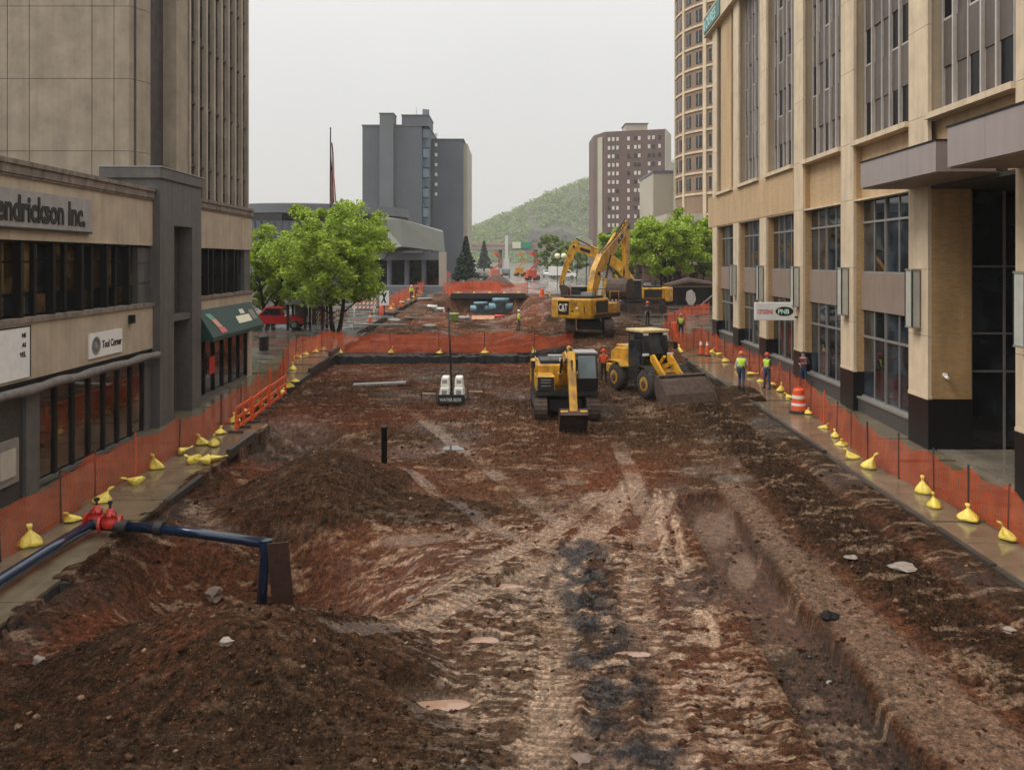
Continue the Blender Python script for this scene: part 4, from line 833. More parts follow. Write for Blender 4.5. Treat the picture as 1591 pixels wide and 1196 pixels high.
tree(TX(1085, 104), 104, gz(104), 9.4, 7.5, 'olive green tree against the round tower, beside the corner of the office building', 15, stems=2, nclump=80, per=130, trunk_h=3.2, leaf=.2, m=M_leaf2)
tree(TX(862, 240), 240, 2.4, 12, 13, 'pale green tree at the foot of the hill, left of the excavator arm', 16, stems=1, nclump=60, per=110, trunk_h=2, leaf=.4, m=M_leafh, group='trees by the far road')
tree(TX(895, 215), 215, 2.4, 8.5, 9, 'pale green tree behind the raised excavator arm by the far road', 17, stems=1, nclump=45, per=100, trunk_h=2, leaf=.36, m=M_leafh, group='trees by the far road')
def conifer(x, Y, h, w, label, seed):
    e = empty('conifer_tree', (TX(x, Y), Y, gz(Y)), 0, label, 'tree', 'trees by the far road'); r = np.random.RandomState(seed)
    MB().cyl((0, 0, -.2), (0, 0, h * .9), .3, .06, 8).obj('trunk', M_bark, e); C = []; rad = []
    for k in range(70): t = k / 70; a = k * 2.4; q = (1 - t) * w / 2 * r.uniform(.5, 1); C.append((q * math.cos(a), q * math.sin(a), h * (.08 + .9 * t))); rad.append(w * .14 * (1.2 - t))
    leaves('crown', M_leafd, np.array(C), np.array(rad), 70, .28, r, e)
conifer(724, 175, 9.8, 5.4, 'dark conifer beside the grey tower', 3); conifer(752, 330, 12, 6, 'tall dark conifer at the left end of the overpass', 4)
def hill():
    xs = np.linspace(-160, 300, 80); ys = np.linspace(450, 900, 40); X, Y = np.meshgrid(xs, ys)
    ridge = np.interp(X, [-160, -90, -45, -20, 5, 30, 60, 120, 300], [12, 17, 24, 33, 46, 61, 74, 84, 92]); up = sst(455, 610, Y)
    Z = 2.5 + ridge * up * (1 + .12 * fbm(X * .02, Y * .02, 3, 5)) * .88
    V = np.stack([X * 2, Y * 2, CAMH + (Z - CAMH) * 2], -1).reshape(-1, 3); ny, nx = X.shape; Fq = [(j * nx + i, j * nx + i + 1, (j + 1) * nx + i + 1, (j + 1) * nx + i) for j in range(ny - 1) for i in range(nx - 1)]
    tag(MB().add(V.tolist(), Fq).obj('hill', mat('hill_earth', (.07, .075, .04), .9, var=.3, scale=.05), None, True), kind='structure')
    r = np.random.RandomState(2); n = 2600; tx = r.uniform(-110, 190, n); ty = r.uniform(470, 640, n); u = sst(455, 610, ty); tz = 2.5 + np.interp(tx, [-160, -90, -45, -20, 5, 30, 60, 120, 300], [12, 17, 24, 33, 46, 61, 74, 84, 92]) * u * (1 + .12 * fbm(tx * .02, ty * .02, 3, 5)) * .88
    rock = (np.hypot((tx - 26) / 16, (tz - 22) / 6) < 1); keep = ~rock; C = np.stack([tx * 2, ty * 2, CAMH + (tz + 2.5 - CAMH) * 2], -1)[keep]
    o = leaves('hillside_wood', M_leafh, C, r.uniform(4.0, 9.0, len(C)), 30, 1.5, r); tag(o, 'pale green wood covering the far hillside', 'wood', kind='stuff')
    rk = MB()
    for k in range(26): x = r.uniform(10, 40); rk.obox((x, 512 + r.uniform(-4, 6), 19 + r.uniform(-4, 5)), (r.uniform(3, 7), 6, r.uniform(2, 4.5)), Matrix.Rotation(r.uniform(-.5, .5), 3, 'Y'))
    rk.v = [(x * 2, y * 2, CAMH + (z - CAMH) * 2) for x, y, z in rk.v]
    tag(rk.obj('rock_outcrop', mat('grey_rock', (.15, .135, .12), .9, var=.4, scale=.2)), kind='structure')
hill()

# ------------------------------------------------------------------ orange mesh fences
def net_material():
    m = bpy.data.materials.new('orange_mesh_net'); m.use_nodes = True; t = m.node_tree; b = t.nodes['Principled BSDF']; l = t.links.new
    uv = t.nodes.new('ShaderNodeUVMap'); s = t.nodes.new('ShaderNodeSeparateXYZ'); l(uv.outputs[0], s.inputs[0])
    def hole(o, per):
        a = t.nodes.new('ShaderNodeMath'); a.operation = 'MULTIPLY'; a.inputs[1].default_value = math.pi / per; l(o, a.inputs[0])
        c = t.nodes.new('ShaderNodeMath'); c.operation = 'SINE'; l(a.outputs[0], c.inputs[0]); d = t.nodes.new('ShaderNodeMath'); d.operation = 'ABSOLUTE'; l(c.outputs[0], d.inputs[0]); return d.outputs[0]
    p = t.nodes.new('ShaderNodeMath'); p.operation = 'MULTIPLY'; l(hole(s.outputs[0], .06), p.inputs[0]); l(hole(s.outputs[1], .06), p.inputs[1])
    th = t.nodes.new('ShaderNodeMapRange'); th.inputs[1].default_value = .02; th.inputs[2].default_value = .8; th.inputs[3].default_value = .0; th.inputs[4].default_value = .9; l(p.outputs[0], th.inputs[0])
    geo = t.nodes.new('ShaderNodeNewGeometry'); n = t.nodes.new('ShaderNodeTexNoise'); n.inputs['Scale'].default_value = 1.3; n.inputs['Detail'].default_value = 5; l(geo.outputs['Position'], n.inputs['Vector'])
    cr = t.nodes.new('ShaderNodeValToRGB'); cr.color_ramp.elements[0].position = .3; cr.color_ramp.elements[0].color = (.50, .055, .018, 1); cr.color_ramp.elements[1].position = .7; cr.color_ramp.elements[1].color = (.86, .14, .035, 1)
    l(n.outputs[0], cr.inputs[0]); l(cr.outputs[0], b.inputs['Base Color']); b.inputs['Roughness'].default_value = .5
    tl = t.nodes.new('ShaderNodeBsdfTranslucent'); l(cr.outputs[0], tl.inputs[0]); m1 = t.nodes.new('ShaderNodeMixShader'); m1.inputs[0].default_value = .4; l(b.outputs[0], m1.inputs[1]); l(tl.outputs[0], m1.inputs[2])
    tp = t.nodes.new('ShaderNodeBsdfTransparent'); m2 = t.nodes.new('ShaderNodeMixShader'); l(th.outputs[0], m2.inputs[0]); l(m1.outputs[0], m2.inputs[1]); l(tp.outputs[0], m2.inputs[2]); l(m2.outputs[0], t.nodes['Material Output'].inputs[0])
    return m
M_net = net_material()
def net_panel(p, q, h, parent, zf, s0=0, sag=.15):
    nx, nz = 12, 5; L_ = math.dist(p, q); V = []; UV = []
    dx, dy = (q[0] - p[0]) / L_, (q[1] - p[1]) / L_; ph = rnd.uniform(0, 9)
    for j in range(nz + 1):
        for i in range(nx + 1):
            t = i / nx; x = p[0] + (q[0] - p[0]) * t; y = p[1] + (q[1] - p[1]) * t; v = j / nz; pin = math.sin(math.pi * t)
            off = pin * (.05 * math.sin(7 * t + ph) + .04 * math.sin(13 * t + 4 * v + ph * 2)) * (1.2 - v * .3); hh = h * (1 - sag * pin * (.7 + .6 * math.sin(3 * t + ph) + .25 * math.sin(9 * t + 2 * ph)))
            V.append((x - dy * off, y + dx * off, zf(x, y) + .02 + hh * v)); UV.append((s0 + L_ * t, hh * v))
    Fq = [(j * (nx + 1) + i, j * (nx + 1) + i + 1, (j + 1) * (nx + 1) + i + 1, (j + 1) * (nx + 1) + i) for j in range(nz) for i in range(nx)]
    me = bpy.data.meshes.new('net_panel'); me.from_pydata(V, [], Fq); uv = me.uv_layers.new(name='UVMap')
    for lp in me.loops: uv.data[lp.index].uv = UV[lp.vertex_index]
    me.materials.append(M_net); me.polygons.foreach_set('use_smooth', [True] * len(me.polygons)); return piece('net_panel', me, parent)
def fence(pts, h, label, spacing=2.6, zf=lambda x, y: gz(y), stakes=True):
    e = empty('mesh_fence', (pts[0][0], pts[0][1], 0), 0, label, 'fence', 'orange mesh fences'); P = [pts[0]]
    for a, b_ in zip(pts[:-1], pts[1:]):
        n = max(1, round(math.dist(a, b_) / spacing)); P += [(a[0] + (b_[0] - a[0]) * (i + 1) / n, a[1] + (b_[1] - a[1]) * (i + 1) / n) for i in range(n)]
    o = e.location; s = 0
    for i, (a, b_) in enumerate(zip(P[:-1], P[1:])):
        la = (a[0] - o.x, a[1] - o.y); lb = (b_[0] - o.x, b_[1] - o.y); net_panel(la, lb, h * rnd.uniform(.93, 1.03), e, lambda x, y: zf(x + o.x, y + o.y), s); s += math.dist(a, b_)
    for i, a in enumerate(P):
        x, y = a[0] - o.x, a[1] - o.y; z = zf(*a); tx, ty = rnd.uniform(-.05, .05), rnd.uniform(-.05, .05); MB().tube([(x, y + .02, z - .1), (x + tx, y + ty + .02, z + h * rnd.uniform(1.02, 1.16))], .026, 6).obj('stake', rnd.choice([M_post, M_post, M_orange]), e)
    return P
lf = [gp(-60, 908), gp(0, 874), gp(94, 812), gp(147, 772), gp(210, 742), gp(278, 706), gp(343, 668), gp(400, 628), gp(437, 603)]
fence(lf, 1.22, 'orange mesh fence along the left pavement in front of the shops')
fence([gp(437, 603), gp(448, 565), gp(470, 553), gp(500, 545), gp(528, 546)], 1.3, 'orange mesh fence on the left pavement beyond the plastic barrier', 2.2)
cf = [gp(528, 546), gp(607, 547), gp(683, 547), gp(753, 547), gp(830, 548), gp(890, 546)]
fence([(x, 53.9) for x, y in cf], 1.28, 'orange mesh fence crossing the street above the dark cut', 3.2)
rf = [gp(1650, 905), gp(1567, 832), gp(1452, 772), gp(1349, 720), gp(1280, 660), gp(1228, 614), gp(1180, 586), gp(1127, 557), gp(1090, 537)]
fence(rf, 1.22, 'orange mesh fence along the right pavement by the office building', 2.0)
fence([gp(1090, 537), gp(1065, 560 - 14), gp(1048, 540), gp(1032, 520)], 1.3, 'orange mesh fence bent round the pavement corner behind the loader', 1.6)
fence([gp(1038, 505), gp(1075, 492), gp(1102, 486)], 1.2, 'dark orange mesh fence in front of the dumpster', 2.0)
fence([gp(588, 492), gp(625, 470), gp(655, 455), gp(690, 437)], 1.6, 'orange mesh fence running up the far left pavement past the stair', 3.0)
fence([gp(690, 437), gp(672, 433), gp(700, 430)], 1.6, 'short orange mesh fence at the far end of the left pavement', 3)
fence([(x, 116.6) for x in (-9.6, -5.5, -2, 2.2)], 1.9, 'orange mesh fence above the far pit with the blue pipes', 3.2)
fence([(7.2, 104), (8.6, 106), (10.4, 105)], 1.7, 'orange mesh fence behind the raised excavator, right of the far road', 1.6)
fence([(-9.5, 131), (-6, 132), (-2, 131)], 1.5, 'farthest orange mesh fence across the left half of the far road', 3)
# fold-out plastic barrier sections by the left kerb
def plastic_barrier(p, q, label):
    e = empty('plastic_barrier', (p[0], p[1], gz(p[1])), math.atan2(q[1] - p[1], q[0] - p[0]), label, 'barrier', 'orange plastic barrier sections'); L_ = math.dist(p, q); dzs = gz(q[1]) - gz(p[1])
    for t in (0, .5, 1):
        x = L_ * t; z = dzs * t; bx('post', (x - .04, -.03, z), (x + .04, .03, z + 1.0), M_orange, e); bx('foot', (x - .05, -.28, z), (x + .05, .28, z + .06), M_rubber, e)
    for z in (.18, .52, .9): MB().bar((0, 0, z), (L_, 0, z + dzs), .05, .11).obj('rail', M_orange, e)
    for k in range(2):
        net_panel((L_ * k / 2, .035), (L_ * (k + .5) / 2, .035), .42, e, lambda x, y: .08 + dzs * x / L_, sag=0)
bp_ = [gp(356, 672), gp(383, 655), gp(410, 634), gp(438, 614)]
for i in range(3): plastic_barrier((bp_[i][0] + .25, bp_[i][1]), (bp_[i + 1][0] + .2, bp_[i + 1][1] - .1), ['orange plastic barrier section nearest the camera by the left kerb', 'orange plastic barrier section in the middle of the three by the left kerb', 'orange plastic barrier section farthest up the left kerb'][i])

# ------------------------------------------------------------------ sandbags
def bag_mesh(kind, seed):
    q = random.Random(seed); ph = [q.uniform(0, 6.28) for _ in range(4)]
    jit = lambda a, j: 1 + .15 * math.sin(2 * a + ph[0]) + .09 * math.sin(3 * a + ph[1] + .5 * j) + .03 * (1 + j * .45) * math.sin(7 * a + ph[2]) + .03 * math.sin(11 * a + ph[3] + j)
    lx, ly = q.uniform(-.9, .9), q.uniform(-.8, .8)
    m = MB(); m.lathe([(.10, 0), (.24, .01), (.27, .05), (.25, .10), (.21, .16), (.16, .22), (.105, .28), (.06, .335), (.032, .37), (.04, .41), (.062, .46), (.055, .52), (.015, .50)], 22, jit=jit)
    m.v = [(x + lx * max(0, z - .08) ** 1.3, y + ly * max(0, z - .08) ** 1.3, z) for x, y, z in m.v]
    if kind == 1: m.v = [(x * .95 + .55 * z * .6, y, z * .62 + .0) for x, y, z in m.v]                      # neck slumped over
    if kind == 2: m.v = [(z * 1.15 - .2, y * 1.0, (x + .235) * .62) for x, y, z in m.v]                     # lying on its side
    return m.mesh('sandbag', M_yel, True)
BAGS = [bag_mesh(k, s) for k, s in ((0, 1), (0, 2), (1, 3), (1, 4), (2, 5), (2, 6), (0, 7), (0, 8), (1, 9), (2, 10), (0, 12))]
ALT = {0: (0, 6, 10), 1: (1, 7, 6), 2: (2, 8), 3: (3, 8), 4: (4, 9), 5: (5, 9)}
def bags(pix, labels, group, flat=False, dzf=0, kinds=None):
    for i, (x, y) in enumerate(pix):
        X, Y = gp(x, y, dzf); k = rnd.choice(ALT[kinds[i] if kinds else rnd.choice([0, 1, 2, 3, 0, 1])])
        o = piece('sandbag', BAGS[k], None, (X, Y, gz(Y) + dzf), (0, sl * 0, rnd.uniform(0, 6.28)), scale=(rnd.uniform(.68, .95), rnd.uniform(.68, .95), rnd.uniform(.68, 1.02)))
        tag(o, labels(i, len(pix)), 'sandbag', group)
LB = [(48, 848), (112, 808), (157, 780), (210, 752), (243, 728), (285, 706), (315, 690), (332, 692), (343, 673)]
bags(LB, lambda i, n: f'yellow sandbag at the left fence before the barrier, {ORD[i]} from the camera', 'sandbags along the left fence', kinds=[0, 2, 0, 4, 0, 4, 0, 1, 3])
LB2 = [(365, 656), (383, 643), (405, 630), (419, 620), (438, 611), (449, 602), (458, 593), (455, 575), (463, 556), (474, 551), (491, 547), (503, 543)]
bags(LB2, lambda i, n: f'yellow sandbag at the left fence, {ORD[i]} from the plastic barrier\'s near end onwards', 'sandbags along the left fence')
bags([(300, 720), (318, 722), (336, 718)], lambda i, n: ['yellow sandbag lying flat by the left kerb, leftmost of three together', 'yellow sandbag lying flat by the left kerb, middle of three together', 'yellow sandbag lying flat by the left kerb, rightmost of three together'][i], 'sandbags lying by the left kerb', kinds=[4, 5, 4])
bags([(528, 549), (607, 549), (683, 549), (753, 549), (830, 549)], lambda i, n: f'yellow sandbag under the fence crossing the street, {ORD[i]} from the left', 'sandbags under the crossing fence', kinds=[0, 1, 2, 0, 1])
RB_ = [(1567, 838), (1505, 808), (1452, 788), (1434, 766), (1349, 727), (1326, 712), (1308, 692), (1298, 679), (1280, 665), (1255, 642), (1228, 618), (1213, 608), (1200, 601), (1182, 593), (1168, 584), (1147, 574), (1128, 562), (1118, 553), (1107, 548)]
bags(RB_, lambda i, n: f'yellow sandbag along the right fence, {ORD[i]} counted from the camera', 'sandbags along the right fence', kinds=[0, 0, 1, 0, 0, 2, 2, 3, 2, 3, 2, 1, 4, 2, 4, 4, 1, 4, 0])
FB = [(607, 481), (611, 474), (625, 470), (635, 466), (642, 462), (648, 459), (655, 455), (669, 442), (675, 439), (682, 437)]
bags(FB, lambda i, n: f'yellow sandbag along the far left fence, {ORD[i]} from its near end', 'sandbags along the far left fence')
for i, x in enumerate((-7.4, -5.2, -3.0, -1.0, 1.0)): tag(piece('sandbag', BAGS[4], None, (x, 115.9, gz(116) + .15), (0, 0, rnd.uniform(-.5, .5))), f'pale sandbag on the far pit edge, {ORD[i]} from the left', 'sandbag', 'sandbags at the far pit')
tag(piece('sandbag', BAGS[1], None, (*gp(1056, 548), gz(gp(1056, 548)[1])), (0, 0, 1)), 'yellow sandbag behind the loader cab by the bent fence', 'sandbag', 'sandbags along the right fence')

# ------------------------------------------------------------------ pipes, valves, plate, stub
def pipework():
    e = empty('water_pipe', (-10.0, 20.3, gz(20)), 0, 'dark blue water pipe on the left pavement, reaching over the pit and down', 'pipe'); o = e.location
    r = .125; z0 = .27
    a = [(-10.25 - o.x, 20.35 - o.y, z0), (-10.35 - o.x, 18.5 - o.y, z0 - .04), (-10.42 - o.x, 15.5 - o.y, z0 - .1), (-10.4 - o.x, 10 - o.y, z0 - .2)]
    s1 = MB().tube(a, r * 1.1, 16).obj('pipe_section', M_pipe, e, True)
    s2 = MB().tube([(-9.35 - o.x, 20.25 - o.y, z0), (-7.6 - o.x, 20.1 - o.y, z0 - .12), (-5.95 - o.x, 19.95 - o.y, z0 - .30)], r * .95, 16).obj('pipe_section', M_pipe, e, True)
    s3 = MB().tube([(-5.95 - o.x, 19.95 - o.y, z0 - .30), (-5.86 - o.x, 19.93 - o.y, z0 - .36), (-5.86 - o.x, 19.9 - o.y, z0 - .5), (-5.98 - o.x, 19.8 - o.y, -2.1)], r * .95, 16).obj('pipe_section', M_pipe, e, True)
    for p, q in (((-9.5, 20.26), (-9.3, 20.24)), ((-8.62, 20.2), (-8.42, 20.18))): MB().cyl((p[0] - o.x, p[1] - o.y, z0 - .02), (q[0] - o.x, q[1] - o.y, z0 - .04), r * 1.35, None, 16).obj('coupling', M_steel, e)
    MB().tube([(-10.25 - o.x, 20.35 - o.y, z0), (-10.15 - o.x, 20.42 - o.y, z0), (-9.9 - o.x, 20.38 - o.y, z0), (-9.4 - o.x, 20.25 - o.y, z0)], r * 1.15, 14).obj('pipe_elbow', M_steel, e, True)
    MB().cyl((-5.86 - o.x, 19.93 - o.y, z0 - .22), (-5.86 - o.x, 19.91 - o.y, z0 - .5), r * 1.25, None, 16).obj('coupling', M_pipe, e)
    return z0
pipework()
def valve(x, y, label):
    e = empty('gate_valve', (x, y, gz(y) + .2), rnd.uniform(-.3, .3), label, 'valve', 'red valves on the pipe')
    MB().lathe([(.05, 0), (.17, .02), (.20, .10), (.19, .20), (.12, .28), (.15, .30), (.15, .34), (.09, .36), (.085, .46), (.05, .48)], 16).obj('valve_body', M_red, e, True)
    MB().cyl((0, 0, .48), (0, 0, .60), .028, .028, 8).obj('stem', M_steel, e); MB().box((-.045, -.045, .58), (.045, .045, .66)).obj('stem_nut', M_steel, e)
    for s in (-1, 1): MB().cyl((s * .2, 0, .1), (s * .26, 0, .1), .19, .19, 16).obj('flange', M_red, e)
    for k in range(6): a = k * math.pi / 3; MB().cyl((.135 * math.cos(a), .135 * math.sin(a), .29), (.135 * math.cos(a), .135 * math.sin(a), .37), .018, None, 6).obj('bolt', M_steel, e)
valve(-10.2, 20.55, 'red iron gate valve on the pipe, the left one of the pair'); valve(-9.75, 20.3, 'red iron gate valve on the pipe, the right one of the pair')
pl_ = MB(); pl_.obox((0, 0, .55), (.50, .05, 1.9), Matrix.Rotation(R(-5), 3, 'Y')); tag(pl_.obj('steel_plate', M_rust, None, loc=(-5.45, 19.75, -1.35)), 'dark rusty steel plate standing beside the end of the blue pipe', 'plate')
X_, Y_ = gp(597, 722, -.2); st = empty('standpipe', (X_, Y_, dz(X_, Y_) - .05), 0, 'black steel pipe stub standing upright in the earth behind the dark heap', 'pipe')
MB().lathe([(.10, 0), (.10, 1.28), (.115, 1.28), (.115, 1.38), (.085, 1.38), (.085, 1.3)], 16).obj('pipe', M_steel, st, True); bx('collar', (-.13, -.13, -.02), (.13, .13, .05), M_rust, st)

# portable stand with two white ballast blocks and a tall pole
def stand():
    X, Y = gp(701, 628, -.3); z = dz(X, Y); e = empty('pole_stand', (X, Y + .8, z), 0, 'tall thin black pole on a black stand weighted with two white ballast blocks', 'stand')
    bx('base_frame', (-.60, -.75, .04), (.60, .75, .16), M_ink, e); bx('name_plate', (-.62, -.80, .02), (.62, -.74, .46), M_ink, e)
    text('WATER BOX', .21, mat('stand_letter', (.5, .5, .48), .5, var=0), e, frameM((-.53, -.805, .16), (1, 0, 0), (0, 0, 1)), ext=.003, bold=.006, sx=.82)
    wb = mat('ballast_white', (.80, .78, .70), .6, var=.15, scale=4)
    for s in (-1, 1):
        for j, (z0, z1, i0, i1, o0, o1) in enumerate(((.30, .76, .10, .12, .58, .53), (.775, 1.20, .12, .15, .53, .48))):
            b = MB().prism([(s * i0, z0), (s * o0, z0), (s * o1, z1), (s * i1, z1)], 'y', -.60 + .2 * j, .45).obj('ballast_block', wb, e, bevel=.05)
            bx('hand_hole', (s * .33 - .11, -.607 + .2 * j, z0 + .14), (s * .33 + .11, -.595 + .2 * j, z1 - .12), M_greyplate, b)
    MB().tube([(-.02, .0, .1), (-.1, .02, 2.2), (-.19, .03, 4.3)], [.055, .05, .04], 10).obj('pole', M_ink, e, True); MB().cyl((-.19, .03, 4.28), (-.19, .03, 4.42), .06, .06, 8).obj('pole_cap', M_steel, e)
    bx('pole_socket', (-.09, -.45, .16), (.06, .3, .5), M_steel, e)
stand()
def stakes(x0, x1, y, label):
    X0, Y0 = gp(x0, y, -.3); X1, Y1 = gp(x1, y, -.3); e = empty('survey_stakes', (X0, Y0, dz(X0, Y0)), 0, label, 'stakes', 'stakes beside the stand')
    for x in (0, X1 - X0): bx('stake', (x - .03, -.03, -.1), (x + .03, .03, .55), M_post, e)
    MB().bar((0, 0, .42), (X1 - X0, 0, .40), .02, .06).obj('crossbar', mat('pale_lath', (.55, .42, .33), .7, var=.2), e)
stakes(655, 678, 622, 'pair of survey stakes with a pale lath, left of the ballast stand'); stakes(727, 751, 622, 'pair of survey stakes with a pale lath, right of the ballast stand')
# single stones and lumps that stand out
def rock(x, y, s, m, label, seed, flat=.7, dzv=-.3):
    X, Y = gp(x, y, dzv); q = np.random.RandomState(seed); bm = bmesh.new(); bmesh.ops.create_icosphere(bm, subdivisions=2, radius=1)
    for v in bm.verts:
        d = v.co.normalized(); k = 1 + .28 * math.sin(3 * d.x + seed) * math.cos(4 * d.y + seed) + .18 * math.sin(5 * d.z + 2 * seed) + q.normal(0, .12); v.co = Vector((d.x * s * k * 1.15, d.y * s * k, d.z * s * k * flat))
    me = bpy.data.meshes.new('rock'); bm.to_mesh(me); bm.free(); me.materials.append(m); o = piece('rock', me, None, (X, Y, dz(X, Y) + s * .25), (0, 0, seed)); tag(o, label, 'rock', 'single stones in the earth')
M_st = mat('brown_stone', (.16, .11, .085), .8, var=.3, scale=7, bump=.4); M_pst = mat('pale_concrete_lump', (.25, .205, .165), .8, var=.25, scale=6, bump=.3)
rock(333, 904, .21, M_st, 'fist-like brown boulder in the pit left of the blue pipe end', 2, dzv=-.9); rock(1402, 893, .26, M_pst, 'flat pale concrete slab fragment near the right pavement', 3, .25); rock(1287, 962, .15, mat('black_scrap', (.012, .012, .012), .8, var=.6, scale=14, bump=.8, bscale=18, spec=.2), 'black clump of scrap on the trench edge', 4, .6)
rock(60, 998, .10, M_pst, 'small pale stone at the far left on the dark bank', 5, dzv=.2); rock(352, 1027, .09, M_pst, 'small pale stone on the crest of the near heap', 6, dzv=.6); rock(1324, 878, .13, M_pst, 'narrow pale stone below the dark clods on the right', 7, .3); rock(1289, 1054, .05, M_pst, 'tiny pale stone in the trench floor', 8, dzv=-.6); rock(905, 1185, .12, M_st, 'brown stone at the bottom edge beside the gravel', 9)
rock(1568, 990, .10, M_pst, 'small pale stone on the dark bank below the right kerb', 12, .4); rock(640, 905, .12, M_st, 'brown lump on the red earth right of the pit', 14, .6)

# ------------------------------------------------------------------ drums, cones, barricades, bins
def drum(x, y, label):
    X, Y = gp(x, y); e = empty('traffic_drum', (X, Y, gz(Y)), 0, label, 'traffic drum')
    MB().lathe([(.42, 0), (.42, .07), (.30, .09)], 8).obj('base_ring', M_rubber, e); M_refl = mat('reflective_white', (.72, .70, .66), .4, var=.1)
    pr = [(.30, .09), (.30, .28), (.285, .28), (.285, .40), (.275, .40), (.27, .58), (.26, .58), (.255, .72), (.245, .72), (.235, .92), (.20, .98), (.08, 1.0)]
    MB().lathe(pr, 24).obj('drum_body', M_orange, e)
    for z0, z1, r0 in ((.285, .395, .29), (.585, .715, .264)): MB().lathe([(r0 + .006, z0), (r0, z1)], 24).obj('white_band', M_refl, e)
    bx('handle', (-.09, -.02, .98), (.09, .02, 1.07), M_orange, e)
drum(1241, 640, 'orange traffic drum with two white bands standing on the right pavement')
def cone_post(x, y, label):
    X, Y = gp(x, y); e = empty('traffic_cone', (X, Y, gz(Y)), 0, label, 'traffic cone', 'slim cones on the right pavement'); bx('foot', (-.22, -.22, 0), (.22, .22, .05), M_rubber, e)
    MB().lathe([(.16, .05), (.07, .78), (.05, .92)], 14).obj('cone_body', M_orange, e); MB().lathe([(.098, .62), (.078, .82)], 14).obj('white_band', M_white, e)
cone_post(1089, 551, 'slim orange cone with a white collar on the right pavement, left of the two'); cone_post(1099, 552, 'slim orange cone with a white collar on the right pavement, right of the two')
def barricade(x, y, w, label, n=3, rz=0, zb=0):
    X, Y = gp(x, y); e = empty('barricade', (X, Y, gz(Y) + zb), rz, label, 'barricade', 'striped barricades')
    for s in (-1, 1): MB().bar((s * w * .42, -.25, 0), (s * w * .42, 0, 1.55), .06, .06).obj('leg', M_white, e); MB().bar((s * w * .42, .25, 0), (s * w * .42, 0, 1.55), .06, .06).obj('leg', M_white, e)
    for k in range(n):
        z = .45 + .42 * k; b = bx('board', (-w / 2, -.16, z), (w / 2, -.12, z + .22), M_white, e); m = 6
        for i in range(m): x0 = -w / 2 + w * (i + .1) / m; MB().prism([(x0, z + .002), (x0 + w / m * .45, z + .002), (x0 + w / m * .7, z + .218), (x0 + w / m * .25, z + .218)], 'y', -.166, -.16).obj('stripe', M_orange, b)
barricade(566, 486, 2.4, 'striped white and orange barricade right of the street tree', 3); barricade(507, 512, 1.6, 'striped barricade left of the tree trunks', 3); barricade(532, 508, 1.0, 'narrow striped barricade between the tree trunks', 3)
barricade(1014, 492, 2.0, 'stack of striped boards at the near end of the dumpster', 3, .2)
def litter_bin():
    X, Y = gp(410, 545); e = empty('litter_bin', (X, Y, gz(Y)), 0, 'black litter bin on the wet pavement past the low shops', 'bin'); MB().lathe([(.28, 0), (.30, .05), (.30, .85), (.33, .87), (.33, .93)], 16).obj('bin_body', M_ink, e); MB().lathe([(.33, .93), (.25, 1.02), (.1, 1.06)], 16).obj('lid', M_steel, e)
    for k in range(8): a = k * math.pi / 4; MB().box((.295, -.03, .06), (.315, .03, .84)).obj('slat', M_steel, e, rot=(0, 0, a))
litter_bin()
def shelter():
    X, Y = gp(478, 512); e = empty('shelter', (X, Y, gz(Y)), 0, 'small dark shelter on posts with a hipped roof under the left tree', 'shelter')
    for sx in (-1.4, 0, 1.4):
        for sy in (-.8, .8): bx('post', (sx - .09, sy - .09, 0), (sx + .09, sy + .09, 2.1), M_ink, e)
    MB().add([(-1.8, -1.2, 2.1), (1.8, -1.2, 2.1), (1.8, 1.2, 2.1), (-1.8, 1.2, 2.1), (0, 0, 2.7)], [(3,2,1,0),(0,1,4),(1,2,4),(2,3,4),(3,0,4)]).obj('roof', M_steel, e)
    for sx in (-.7, .7): bx('panel', (sx - .55, .76, .3), (sx + .55, .8, 1.9), mat('mauve_panel', (.22, .15, .14), .5, var=.3), e)
shelter()
def board_sign():
    X, Y = gp(597, 492); e = empty('notice_board', (X, Y, gz(Y)), 0, 'white notice board with black marks at the start of the far left fence', 'sign')
    bx('post', (-.05, 0, 0), (.05, .06, 2.2), M_steel, e); b = bx('board', (-.45, -.04, 1.1), (.45, 0, 2.5), M_white, e)
    MB().prism([(-.25, 2.35), (-.1, 2.35), (0, 2.1), (.15, 2.35), (.28, 2.35), (.05, 1.8), (.2, 1.3), (.05, 1.3), (-.05, 1.6), (-.2, 1.3), (-.3, 1.3), (-.08, 1.8)], 'y', -.045, -.041).obj('mark', M_ink, b)
board_sign()
